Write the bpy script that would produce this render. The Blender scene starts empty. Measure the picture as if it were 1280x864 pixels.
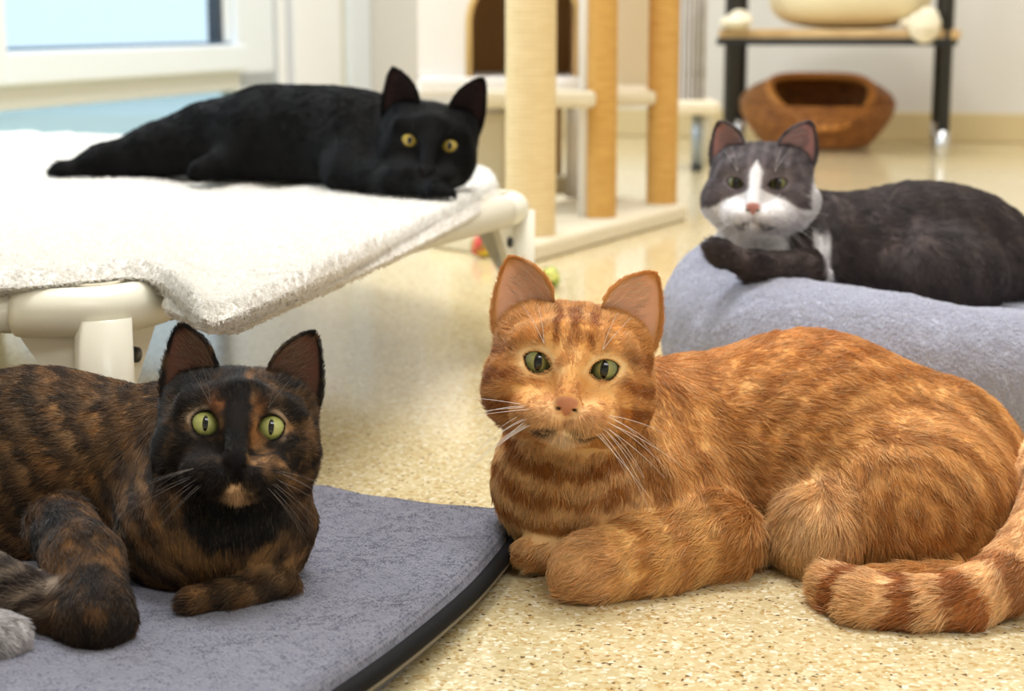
import bpy, math, time
import numpy as np

# ------------------------------------------------------------------ camera
SC = bpy.context.scene
COL = SC.collection
F_PX, CX, CY = 2200.0, 640.0, 432.0
PITCH = math.radians(10.5)
CAM = np.array([0.0, 0.0, 0.352])
cam_data = bpy.data.cameras.new('camera')
cam_data.sensor_width = 36.0
cam_data.lens = 36.0 * F_PX / 1280.0
cam_data.clip_start = 0.02
cam_data.dof.use_dof = True
cam_data.dof.focus_distance = 1.06
cam_data.dof.aperture_fstop = 9.5
cam = bpy.data.objects.new('camera', cam_data)
cam.location = CAM
cam.rotation_euler = (math.pi / 2 - PITCH, 0, 0)
COL.objects.link(cam)
SC.camera = cam
# ------------------------------------------------------------------ sky and lamps
world = bpy.data.worlds.new('sky')
SC.world = world
world.use_nodes = True
bg = world.node_tree.nodes['Background']
bg.inputs['Color'].default_value = (0.63, 0.84, 0.97, 1)
bg.inputs['Strength'].default_value = 1.3


def area(name, loc, size, power, color, target):
    l = bpy.data.lights.new(name, 'AREA')
    l.shape = 'RECTANGLE'
    l.size, l.size_y = size
    l.energy = power
    l.color = color
    o = bpy.data.objects.new(name, l)
    o.location = loc
    d = np.array(target, float) - np.array(loc, float)
    import mathutils
    o.rotation_euler = mathutils.Vector(d).to_track_quat('-Z', 'Y').to_euler()
    COL.objects.link(o)
    return o


area('ceiling_light', (0.0, 1.7, 2.55), (1.3, 0.7), 62, (0.98, 0.98, 1.0), (0.0, 1.7, 0))
area('ceiling_light', (0.7, 4.0, 2.55), (1.8, 0.7), 44, (0.98, 0.98, 1.0), (0.7, 4.0, 0))
area('ceiling_light', (0.8, -0.8, 2.55), (1.6, 0.7), 34, (0.98, 0.98, 1.0), (0.8, -0.8, 0))
area('daylight', (-1.55, 3.2, 1.2), (2.4, 1.7), 45, (0.78, 0.90, 1.0), (0.2, 2.7, 0.3))
SC.view_settings.view_transform = 'Standard'
SC.view_settings.look = 'None'
SC.view_settings.exposure = -0.04
SC.view_settings.gamma = 1.0
SC.view_settings.use_curve_mapping = False

# ------------------------------------------------------------------ helpers
_s, _c = math.sin(PITCH), math.cos(PITCH)


def ray(u, v):
    x = (u - CX) / F_PX
    y = (CY - v) / F_PX
    return np.array([x, _c + y * _s, -_s + y * _c])


def P(u, v, Y):            # the point at depth Y seen along a ray of the photograph
    r = ray(u, v)
    return CAM + r * ((Y - CAM[1]) / r[1])


def Z(u, v, z=0.0):        # the point at height z
    r = ray(u, v)
    return CAM + r * ((z - CAM[2]) / r[2])


def lin(*c):
    c = np.array(c, float) / 255.0
    return np.where(c <= 0.04045, c / 12.92, ((c + 0.055) / 1.055) ** 2.4)


def unit(v):
    return v / np.maximum(np.linalg.norm(v, axis=-1, keepdims=True), 1e-9)


def sst(a, b, x):
    t = np.clip((x - a) / (b - a), 0, 1)
    return t * t * (3 - 2 * t)


def mix(a, b, t):
    t = np.asarray(t)[..., None]
    return a * (1 - t) + b * t


def _hash(i, seed):
    i = i.astype(np.int64)
    h = (i[..., 0] * 73856093) ^ (i[..., 1] * 19349663) ^ (i[..., 2] * 83492791) ^ (seed * 2654435761)
    h = (h ^ (h >> 13)) * 1274126177
    h = h ^ (h >> 16)
    return (h & 0xffff) / 65535.0


def vnoise(p, seed=0):
    i = np.floor(p)
    f = p - i
    f = f * f * (3 - 2 * f)
    r = 0
    for a in (0, 1):
        for b in (0, 1):
            for c in (0, 1):
                w = (f[..., 0] if a else 1 - f[..., 0]) * (f[..., 1] if b else 1 - f[..., 1]) * (f[..., 2] if c else 1 - f[..., 2])
                r = r + w * _hash(i + np.array([a, b, c]), seed)
    return r * 2 - 1


def fbm(p, seed=0, o=3):
    r, a = 0, 1.0
    for k in range(o):
        r = r + a * vnoise(p * 2 ** k, seed + k)
        a *= 0.5
    return r / 1.75


# --- materials
def mat(name, color=(0.8, 0.8, 0.8), rough=0.6, spec=0.5, metal=0.0, sheen=0.0, coat=0.0, attr=None, bump=None, trans=0.0, sss=0.0):
    m = bpy.data.materials.new(name)
    m.use_nodes = True
    nt = m.node_tree
    b = nt.nodes['Principled BSDF']
    b.inputs['Base Color'].default_value = (*color[:3], 1)
    b.inputs['Roughness'].default_value = rough
    b.inputs['Specular IOR Level'].default_value = spec
    b.inputs['Metallic'].default_value = metal
    b.inputs['Sheen Weight'].default_value = sheen
    b.inputs['Sheen Roughness'].default_value = 0.5
    b.inputs['Coat Weight'].default_value = coat
    b.inputs['Coat Roughness'].default_value = 0.03
    if trans:
        b.inputs['Transmission Weight'].default_value = trans
    if sss:
        b.inputs['Subsurface Weight'].default_value = sss
        b.inputs['Subsurface Scale'].default_value = 0.01
    if attr:
        a = nt.nodes.new('ShaderNodeAttribute')
        a.attribute_name = attr
        nt.links.new(a.outputs['Color'], b.inputs['Base Color'])
    if bump:
        scale, strength, dist = bump
        tc = nt.nodes.new('ShaderNodeNewGeometry')
        n = nt.nodes.new('ShaderNodeTexNoise')
        n.inputs['Scale'].default_value = scale
        n.inputs['Detail'].default_value = 4
        nt.links.new(tc.outputs['Position'], n.inputs['Vector'])
        bp = nt.nodes.new('ShaderNodeBump')
        bp.inputs['Strength'].default_value = strength
        bp.inputs['Distance'].default_value = dist
        nt.links.new(n.outputs['Fac'], bp.inputs['Height'])
        nt.links.new(bp.outputs['Normal'], b.inputs['Normal'])
    return m


def noise_color(m, c1, c2, scale, detail=4, lo=0.35, hi=0.65, stretch=(1, 1, 1)):
    nt = m.node_tree
    b = nt.nodes['Principled BSDF']
    g = nt.nodes.new('ShaderNodeNewGeometry')
    mp = nt.nodes.new('ShaderNodeMapping')
    mp.inputs['Scale'].default_value = stretch
    nt.links.new(g.outputs['Position'], mp.inputs['Vector'])
    n = nt.nodes.new('ShaderNodeTexNoise')
    n.inputs['Scale'].default_value = scale
    n.inputs['Detail'].default_value = detail
    nt.links.new(mp.outputs['Vector'], n.inputs['Vector'])
    r = nt.nodes.new('ShaderNodeValToRGB')
    r.color_ramp.elements[0].position = lo
    r.color_ramp.elements[0].color = (*c1, 1)
    r.color_ramp.elements[1].position = hi
    r.color_ramp.elements[1].color = (*c2, 1)
    nt.links.new(n.outputs['Fac'], r.inputs['Fac'])
    nt.links.new(r.outputs['Color'], b.inputs['Base Color'])
    return m


# --- objects
def root(name, loc, label=None, cat=None, group=None, kind=None):
    o = bpy.data.objects.new(name, None)
    o.empty_display_size = 0.02
    o.location = loc
    COL.objects.link(o)
    return tag(o, label, cat, group, kind)


def tag(o, label=None, cat=None, group=None, kind=None):
    if label: o['label'] = label
    if cat: o['category'] = cat
    if group: o['group'] = group
    if kind: o['kind'] = kind
    return o


def origin(o):
    v = np.zeros(3)
    while o is not None:
        v = v + np.array(o.location)
        o = o.parent
    return v


def mesh_obj(name, verts, faces, m, parent=None, smooth=True, colors=None):
    """verts in world coordinates; roots are never rotated, so a child's frame is a shift"""
    verts = np.asarray(verts, float)
    off = origin(parent) if parent is not None else verts.mean(0) * 0
    me = bpy.data.meshes.new(name)
    v = verts - off
    me.from_pydata(v.tolist() if len(v) < 2000 else [], [], [list(map(int, f)) for f in faces] if len(v) < 2000 else [])
    if len(v) >= 2000:
        me.vertices.add(len(v))
        me.vertices.foreach_set('co', v.astype(np.float32).ravel())
        faces_a = np.asarray(faces)
        if faces_a.dtype != object:
            k = faces_a.shape[1]
            me.loops.add(faces_a.size)
            me.loops.foreach_set('vertex_index', faces_a.astype(np.int32).ravel())
            me.polygons.add(len(faces_a))
            me.polygons.foreach_set('loop_start', np.arange(0, faces_a.size, k, dtype=np.int32))
            me.polygons.foreach_set('loop_total', np.full(len(faces_a), k, dtype=np.int32))
    me.update(calc_edges=True)
    me.validate()
    if smooth:
        me.polygons.foreach_set('use_smooth', np.ones(len(me.polygons), bool))
    if colors is not None:
        a = me.color_attributes.new('Col', 'FLOAT_COLOR', 'POINT')
        cc = np.ones((len(v), 4), np.float32)
        cc[:, :3] = colors
        a.data.foreach_set('color', cc.ravel())
    me.materials.append(m)
    o = bpy.data.objects.new(name, me)
    COL.objects.link(o)
    if parent is not None:
        o.parent = parent
    return o


def bevel(o, w=0.003, seg=2):
    b = o.modifiers.new('bevel', 'BEVEL')
    b.width = w
    b.segments = seg
    b.limit_method = 'ANGLE'
    return o


def box_v(lo, hi):
    x0, y0, z0 = lo
    x1, y1, z1 = hi
    v = [(x0, y0, z0), (x1, y0, z0), (x1, y1, z0), (x0, y1, z0), (x0, y0, z1), (x1, y0, z1), (x1, y1, z1), (x0, y1, z1)]
    f = [(0, 3, 2, 1), (4, 5, 6, 7), (0, 1, 5, 4), (1, 2, 6, 5), (2, 3, 7, 6), (3, 0, 4, 7)]
    return np.array(v, float), f


def prism(name, base, z0, z1, m, parent=None, bev=0.0):
    """vertical prism over a ground polygon"""
    base = np.asarray(base, float)[:, :2]
    ar = sum(base[i, 0] * base[(i + 1) % len(base), 1] - base[(i + 1) % len(base), 0] * base[i, 1] for i in range(len(base)))
    if ar < 0: base = base[::-1]
    n = len(base)
    v = [(x, y, z0) for x, y in base] + [(x, y, z1) for x, y in base]
    f = [tuple(range(n))[::-1], tuple(range(n, 2 * n))] + [(i, (i + 1) % n, n + (i + 1) % n, n + i) for i in range(n)]
    o = mesh_obj(name, v, f, m, parent, smooth=False)
    if bev: bevel(o, bev)
    return o


def tube_geo(pts, rad, seg=16, cap=True):
    pts = np.asarray(pts, float)
    n = len(pts)
    rad = np.broadcast_to(rad, (n,))
    tan = np.gradient(pts, axis=0)
    tan = unit(tan)
    ref = np.array([0, 0, 1.0]) if abs(tan[0][2]) < 0.9 else np.array([1.0, 0, 0])
    v, f = [], []
    a = unit(np.cross(tan[0], ref))
    for i in range(n):
        a = unit(a - tan[i] * a.dot(tan[i]))
        b = np.cross(tan[i], a)
        for k in range(seg):
            t = 2 * math.pi * k / seg
            v.append(pts[i] + rad[i] * (a * math.cos(t) + b * math.sin(t)))
    for i in range(n - 1):
        for k in range(seg):
            k2 = (k + 1) % seg
            f.append((i * seg + k, i * seg + k2, (i + 1) * seg + k2, (i + 1) * seg + k))
    if cap:
        f.append(tuple(range(seg))[::-1])
        f.append(tuple((n - 1) * seg + k for k in range(seg)))
    return v, f


def tube(name, pts, rad, m, parent=None, seg=16):
    v, f = tube_geo(pts, rad, seg)
    if len(v) >= 2000:
        capn = len(f) - 2
        # keep quads only, the ends stay open on very long tubes
        f = f[:capn]
    return mesh_obj(name, v, f, m, parent)


def spline(pts, n=40):
    """Catmull-Rom through the points"""
    p = np.asarray(pts, float)
    p = np.vstack([2 * p[0] - p[1], p, 2 * p[-1] - p[-2]])
    out = []
    segs = len(p) - 3
    for q in np.linspace(0, segs - 1e-6, n):
        i = int(q)
        t = q - i
        a, b, c, d = p[i:i + 4]
        out.append(0.5 * ((2 * b) + (-a + c) * t + (2 * a - 5 * b + 4 * c - d) * t * t + (-a + 3 * b - 3 * c + d) * t ** 3))
    return np.array(out)


def hair_obj(name, pts, rad, colors, m, parent=None):
    n, k, _ = pts.shape
    off = origin(parent) if parent is not None else np.zeros(3)
    hc = bpy.data.hair_curves.new(name)
    hc.add_curves([k] * n)
    hc.points.foreach_set('position', (pts - off).astype(np.float32).ravel())
    a = hc.attributes.get('radius') or hc.attributes.new('radius', 'FLOAT', 'POINT')
    a.data.foreach_set('value', np.broadcast_to(rad, (n, k)).astype(np.float32).ravel())
    if colors is not None:
        c = hc.attributes.new('Col', 'FLOAT_COLOR', 'CURVE')
        cc = np.ones((n, 4), np.float32)
        cc[:, :3] = colors
        c.data.foreach_set('color', cc.ravel())
    hc.materials.append(m)
    o = bpy.data.objects.new(name, hc)
    COL.objects.link(o)
    if parent is not None:
        o.parent = parent
    return o


# --- signed distance bodies
def sd_rc(p, a, b, r1, r2):
    ab = b - a
    t = np.clip(((p - a) @ ab) / max(ab @ ab, 1e-12), 0, 1)
    return np.linalg.norm(p - a - t[..., None] * ab, axis=-1) - (r1 + (r2 - r1) * t)


def sd_el(p, c, r, M=None):
    q = p - c
    if M is not None: q = q @ M
    k0 = np.linalg.norm(q / r, axis=-1)
    k1 = np.linalg.norm(q / (r * r), axis=-1)
    return k0 * (k0 - 1) / np.maximum(k1, 1e-9)


def smin(a, b, k):
    h = np.maximum(k - np.abs(a - b), 0) / k
    return np.minimum(a, b) - h * h * k * 0.25


def smax(a, b, k):
    return -smin(-a, -b, k)


def surface_nets(fn, lo, hi, h):
    lo, hi = np.array(lo, float), np.array(hi, float)
    n = np.ceil((hi - lo) / h).astype(int) + 1
    ax = [lo[i] + h * np.arange(n[i]) for i in range(3)]
    V = np.empty(n, np.float32)
    step = max(1, int(400000 / (n[1] * n[2])))
    for s in range(0, n[0], step):
        g = np.stack(np.meshgrid(ax[0][s:s + step], ax[1], ax[2], indexing='ij'), -1)
        V[s:s + step] = fn(g.reshape(-1, 3)).reshape(g.shape[:3])
    ins = V < 0
    cs = np.zeros(n - 1, np.int8)
    for a in (0, 1):
        for b in (0, 1):
            for c in (0, 1):
                cs += ins[a:n[0] - 1 + a, b:n[1] - 1 + b, c:n[2] - 1 + c]
    act = (cs > 0) & (cs < 8)
    idx = -np.ones(n - 1, np.int64)
    ijk = np.argwhere(act)
    idx[act] = np.arange(len(ijk))
    acc = np.zeros((len(ijk), 3))
    cnt = np.zeros(len(ijk))
    corners = [(a, b, c) for a in (0, 1) for b in (0, 1) for c in (0, 1)]
    for A in corners:
        for d in range(3):
            if A[d]: continue
            B = list(A)
            B[d] = 1
            va = V[tuple((ijk + A).T)].astype(float)
            vb = V[tuple((ijk + B).T)].astype(float)
            cr = (va < 0) != (vb < 0)
            t = np.where(cr, va / np.where(cr, va - vb, 1), 0)
            pt = np.tile(np.array(A, float), (len(ijk), 1))
            pt[:, d] = t
            acc[cr] += pt[cr]
            cnt[cr] += 1
    verts = lo + h * (ijk + acc / cnt[:, None])
    faces = []
    for d in range(3):
        e, f = [(1, 2), (2, 0), (0, 1)][d]
        sl = [slice(1, n[i] - 1) for i in range(3)]
        s0, s1 = list(sl), list(sl)
        s0[d] = slice(0, n[d] - 1)
        s1[d] = slice(1, n[d])
        a, b = ins[tuple(s0)], ins[tuple(s1)]
        for flip, cond in ((False, a & ~b), (True, ~a & b)):
            g = np.argwhere(cond)
            if not len(g): continue
            g = g + 1
            g[:, d] -= 1
            de = np.zeros(3, int); de[e] = 1
            df = np.zeros(3, int); df[f] = 1
            q = [idx[tuple((g - de - df).T)], idx[tuple((g - df).T)], idx[tuple(g.T)], idx[tuple((g - de).T)]]
            q = np.stack(q if not flip else q[::-1], 1)
            faces.append(q)
    return verts, np.vstack(faces)


def grad(fn, p, e=0.0006):
    g = np.zeros_like(p)
    for i in range(3):
        d = np.zeros(3)
        d[i] = e
        g[:, i] = fn(p + d) - fn(p - d)
    return unit(g)


def sample_faces(verts, faces, n, rng, weight=None):
    tri = np.vstack([faces[:, [0, 1, 2]], faces[:, [0, 2, 3]]]) if faces.shape[1] == 4 else faces
    a, b, c = verts[tri[:, 0]], verts[tri[:, 1]], verts[tri[:, 2]]
    ar = np.linalg.norm(np.cross(b - a, c - a), axis=1)
    if weight is not None:
        ar = ar * weight((a + b + c) / 3)
    cdf = np.cumsum(ar)
    t = np.searchsorted(cdf, rng.random(n) * cdf[-1])
    r1, r2 = rng.random(n), rng.random(n)
    s = np.sqrt(r1)
    nrm = unit(np.cross(b - a, c - a))[t]
    return a[t] * (1 - s)[:, None] + b[t] * (s * (1 - r2))[:, None] + c[t] * (s * r2)[:, None], nrm


def grow(p, N, F, L, rng, lift=0.35, lj=0.35, jitter=0.2, clump=0.35, cf=140.0, seed=0, K=4, grav=0.1, seglift=0.6, sink=0.0008):
    """hair strands that leave the skin and bend over along F"""
    T = unit(F - (F * N).sum(1, keepdims=True) * N + 1e-6)
    B = np.cross(N, T)
    cl = np.stack([vnoise(p * cf, seed), vnoise(p * cf, seed + 9), vnoise(p * cf, seed + 5)], 1)
    T = unit(T + B * (clump * cl[:, :1] + jitter * rng.standard_normal((len(p), 1))))
    lf = lift * (1 + 0.9 * clump * cl[:, 1:2] + lj * rng.standard_normal((len(p), 1)))
    lf = np.clip(lf, 0.08, 1.5)
    pts = np.empty((len(p), K, 3))
    pts[:, 0] = p - N * sink
    q = pts[:, 0]
    for k in range(1, K):
        fr = (k - 1) / max(K - 2, 1)
        d = unit(T + N * lf * (1 - seglift * fr) + np.array([0, 0, -grav * fr]))
        q = q + d * (L / (K - 1))[:, None]
        pts[:, k] = q
    return pts

# ------------------------------------------------------------------ the room
def floor_material():
    m = bpy.data.materials.new('speckled_vinyl')
    m.use_nodes = True
    nt = m.node_tree
    b = nt.nodes['Principled BSDF']
    b.inputs['Roughness'].default_value = 0.13
    b.inputs['Specular IOR Level'].default_value = 0.75
    g = nt.nodes.new('ShaderNodeNewGeometry')
    wn = nt.nodes.new('ShaderNodeTexNoise'); wn.inputs['Scale'].default_value = 140; wn.inputs['Detail'].default_value = 3
    nt.links.new(g.outputs['Position'], wn.inputs['Vector'])
    off = nt.nodes.new('ShaderNodeVectorMath'); off.operation = 'SCALE'; off.inputs['Scale'].default_value = 0.006
    nt.links.new(wn.outputs['Color'], off.inputs[0])
    add = nt.nodes.new('ShaderNodeVectorMath'); add.operation = 'ADD'
    nt.links.new(g.outputs['Position'], add.inputs[0]); nt.links.new(off.outputs[0], add.inputs[1])
    def vor(scale, stops):
        v = nt.nodes.new('ShaderNodeTexVoronoi'); v.inputs['Scale'].default_value = scale
        nt.links.new(add.outputs[0], v.inputs['Vector'])
        s = nt.nodes.new('ShaderNodeSeparateColor'); nt.links.new(v.outputs['Color'], s.inputs[0])
        r = nt.nodes.new('ShaderNodeValToRGB'); r.color_ramp.interpolation = 'CONSTANT'
        cr = r.color_ramp
        cr.elements[0].position = 0; cr.elements[0].color = stops[0][1]
        cr.elements[1].position = stops[1][0]; cr.elements[1].color = stops[1][1]
        for p_, c_ in stops[2:]:
            e = cr.elements.new(p_); e.color = c_
        nt.links.new(s.outputs[0], r.inputs['Fac'])
        return r, s
    L = lambda *c: (*lin(*c), 1)
    r1, s1 = vor(330, [(0, L(206, 187, 142)), (0.25, L(216, 199, 156)), (0.5, L(209, 190, 146)), (0.72, L(226, 212, 172)), (0.86, L(194, 166, 112)), (0.95, L(238, 230, 206))])
    r2, s2 = vor(500, [(0, L(112, 88, 58)), (0.020, L(242, 232, 206)), (0.06, L(190, 154, 98)), (0.10, L(255, 255, 255))])
    k = nt.nodes.new('ShaderNodeMath'); k.operation = 'LESS_THAN'; k.inputs[1].default_value = 0.10
    nt.links.new(s2.outputs[0], k.inputs[0])
    mx = nt.nodes.new('ShaderNodeMixRGB')
    nt.links.new(k.outputs[0], mx.inputs[0]); nt.links.new(r1.outputs[0], mx.inputs[1]); nt.links.new(r2.outputs[0], mx.inputs[2])
    nt.links.new(mx.outputs[0], b.inputs['Base Color'])
    return m


Vd, Fd = box_v((-2.6, -2.6, -0.05), (3.6, 6.6, 0.0))
tag(mesh_obj('floor', Vd, Fd, floor_material(), smooth=False), kind='structure')
wall_m = mat('painted_wall', lin(218, 213, 204), 0.8, bump=(60, 0.15, 0.002))
frame_m = mat('white_window_plastic', lin(234, 243, 250), 0.3, coat=0.2)
# room axes: the window wall runs away from the camera, 16 degrees to the right
WA = math.radians(16)
wd = np.array([math.sin(WA), math.cos(WA), 0.0])        # along the window wall
bd = np.array([math.cos(WA), -math.sin(WA), 0.0])       # along the back wall
corner = np.array([-0.465, 5.67, 0.0])


def wbox(name, o, d1, a0, a1, d2, b0, b1, z0, z1, m, parent=None, bev=0.0):
    pts = [o + d1 * a + d2 * b for a, b in ((a0, b0), (a1, b0), (a1, b1), (a0, b1))]
    return prism(name, pts, z0, z1, m, parent, bev)


tag(wbox('wall_back', corner, bd, -0.3, 4.6, wd, 0.0, 0.1, 0, 2.6, wall_m), kind='structure')
base_m = mat('beige_skirting', lin(206, 186, 140), 0.45)
tag(wbox('baseboard_back', corner, bd, 0.0, 4.6, wd, -0.012, 0.0, 0, 0.085, base_m, bev=0.004), kind='structure')

# window wall: distance back from the corner is measured along -wd
def dist_at(u):            # where a pixel column meets the window wall
    r = (u - CX) / F_PX / _c
    # corner - wd*q : x/y = r (approximately, at eye level)
    return (corner[0] - r * corner[1]) / (wd[0] - r * wd[1])


nrm = -bd                   # outwards through the window wall


def lw(name, q0, q1, z0, z1, m, d0=0.0, d1=0.10, parent=None, bev=0.0):
    return wbox(name, corner, -wd, q0, q1, nrm, d0, d1, z0, z1, m, parent, bev)


qa, qb, qc, qd, qe = dist_at(462), dist_at(438), dist_at(428), dist_at(372), dist_at(358)
q_r = dist_at(302)
q_l = dist_at(14)
print('window wall', qa, qb, qc, qd, qe, q_r, q_l)
# plain wall next to the corner and left of the door
tag(lw('wall_left', -0.1, qa, 0, 2.6, wall_m), kind='structure')
tag(lw('trim_1', qa, qb, 0, 2.4, frame_m, -0.02, 0.06, bev=0.004), kind='structure')
seam_m = mat('dark_rubber_gasket', lin(60, 84, 88), 0.5)
door_m = mat('white_door_plastic', lin(246, 249, 252), 0.3, coat=0.2)
w2 = root('window_2', corner - wd * (qc + qd) / 2, kind='structure')
lw('window_frame', qb, qc, 0, 2.2, mat('shadow_gap', lin(214, 212, 196), 0.5), 0.0, 0.05, w2)
lw('door_leaf', qc, qd, 0, 2.2, door_m, -0.015, 0.05, w2, 0.004)
lw('gasket', qd, qd + 0.03, 0, 2.2, seam_m, 0.02, 0.05, w2)
lw('door_leaf', qd + 0.03, qe, 0, 2.2, door_m, 0.0, 0.05, w2, 0.004)
lw('gasket', qe, qe + 0.035, 0, 2.2, seam_m, 0.02, 0.05, w2)
w1 = root('window_1', corner - wd * (q_r + q_l) / 2, kind='structure')
zs = Z  # alias
ql2 = q_l + 2.2
panel_m = mat('frosted_blue_glass', lin(200, 226, 238), 0.35)
_t = panel_m.node_tree
_tr = _t.nodes.new('ShaderNodeBsdfTransparent'); _tr.inputs[0].default_value = (0.86, 0.94, 0.98, 1)
_mx = _t.nodes.new('ShaderNodeMixShader'); _mx.inputs[0].default_value = 0.68
_t.links.new(_t.nodes['Principled BSDF'].outputs[0], _mx.inputs[1]); _t.links.new(_tr.outputs[0], _mx.inputs[2])
_t.links.new(_mx.outputs[0], [n for n in _t.nodes if n.type == 'OUTPUT_MATERIAL'][0].inputs['Surface'])
# frame: right stile, sill rail, ledge, lower panel
zg = lambda u, v: (P(u, v, (corner - wd * dist_at(u))[1]))[2]
z_glass = (zg(30, 69) + zg(270, 52)) / 2
z_sill = (zg(10, 115) + zg(300, 84)) / 2
z_led = (zg(10, 144) + zg(280, 112)) / 2
print('window heights', z_glass, z_sill, z_led)
lw('window_frame', qe + 0.035, q_r - 0.03, 0, 2.2, frame_m, 0.0, 0.06, w1, 0.006)
lw('window_frame', q_r - 0.03, q_r + 0.02, z_sill + 0.03, 2.2, frame_m, 0.015, 0.06, w1, 0.003)
lw('gasket', q_r + 0.02, q_r + 0.045, z_glass - 0.01, 2.1, mat('black_gasket', lin(26, 40, 54), 0.4), 0.018, 0.05, w1)
lw('sash_rail', q_r - 0.03, q_l, z_sill, z_glass, frame_m, -0.03, 0.06, w1, 0.008)
lw('sash_rail', q_l, q_l + 0.09, z_sill, 2.15, frame_m, -0.03, 0.06, w1, 0.008)
lw('gasket', q_r + 0.02, q_l, z_glass, z_glass + 0.006, mat('blue_gasket', lin(40, 80, 110), 0.4), -0.005, 0.05, w1)
lw('ledge', qe + 0.035, ql2, z_led, z_sill, mat('ledge_plastic', lin(222, 224, 220), 0.45), 0.0, 0.06, w1, 0.006)
lw('lower_panel', q_r - 0.03, ql2, 0.0, z_led, panel_m, 0.02, 0.06, w1)
lw('window_frame', q_l + 0.09, q_l + 0.17, z_sill, 2.2, frame_m, 0.0, 0.06, w1, 0.006)
lw('sash_rail', q_l + 0.17, ql2, z_sill, z_glass, frame_m, -0.03, 0.06, w1, 0.008)
gl = bpy.data.materials.new('window_glass')
gl.use_nodes = True
nt = gl.node_tree
nt.nodes.remove(nt.nodes['Principled BSDF'])
tr = nt.nodes.new('ShaderNodeBsdfTransparent'); gg = nt.nodes.new('ShaderNodeBsdfGlossy'); mx = nt.nodes.new('ShaderNodeMixShader')
gg.inputs['Roughness'].default_value = 0.02
mx.inputs[0].default_value = 0.06
nt.links.new(tr.outputs[0], mx.inputs[1]); nt.links.new(gg.outputs[0], mx.inputs[2])
nt.links.new(mx.outputs[0], [n for n in nt.nodes if n.type == 'OUTPUT_MATERIAL'][0].inputs['Surface'])
lw('glass', q_r + 0.045, q_l, z_glass, 2.1, gl, 0.035, 0.039, w1)
lw('glass', q_l + 0.17, ql2, z_glass, 2.1, gl, 0.035, 0.039, w1)
tag(lw('wall_left', q_l + 2.2, q_l + 4.5, 0, 2.6, wall_m), kind='structure')
tag(lw('wall_left', qa, ql2, 2.2, 2.6, wall_m), kind='structure')

tag(wbox('wall_right', corner + bd * 4.05, -wd, -0.1, 8.6, bd, 0.0, 0.1, 0, 2.6, wall_m), kind='structure')
tag(wbox('wall_front', corner - wd * 8.5, bd, -0.5, 4.6, -wd, 0.0, 0.1, 0, 2.6, wall_m), kind='structure')
tag(lw('wall_left', q_l + 4.5, 8.6, 0, 2.6, wall_m), kind='structure')
tag(prism('ceiling', [(corner + bd * a - wd * b)[:2] for a, b in ((-0.3, -0.2), (4.3, -0.2), (4.3, 8.7), (-0.3, 8.7))], 2.6, 2.7, mat('white_ceiling', lin(240, 238, 232), 0.9)), kind='structure')

# ------------------------------------------------------------------ cats
def S(u, v, Y, r):
    return P(u, v, Y), r * Y / F_PX


def cap(A, B, k=0.02):
    return ('c', A[0], B[0], A[1], B[1], k, unit(B[0] - A[0] + 1e-9))


def chain(L, k=0.02):
    return [cap(L[i], L[i + 1], k) for i in range(len(L) - 1)]


def ell(u, v, Y, rx, ry, rz, k=0.02, flow=(1, 0, -0.2), M=None):
    s = Y / F_PX
    return ('e', P(u, v, Y), np.array([rx * s, ry, rz * s]), M, k, unit(np.array(flow, float)))


def prim_d(p, q):
    return sd_rc(p, q[1], q[2], q[3], q[4]) if q[0] == 'c' else sd_el(p, q[1], q[2], q[3])


NOSE_ = np.array([0, 0.0535, -0.0235])


def rc(p, a, b, r1, r2):
    return sd_rc(p, np.array(a, float), np.array(b, float), r1, r2)


def el(p, c, r):
    return sd_el(p, np.array(c, float), np.array(r, float))


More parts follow.
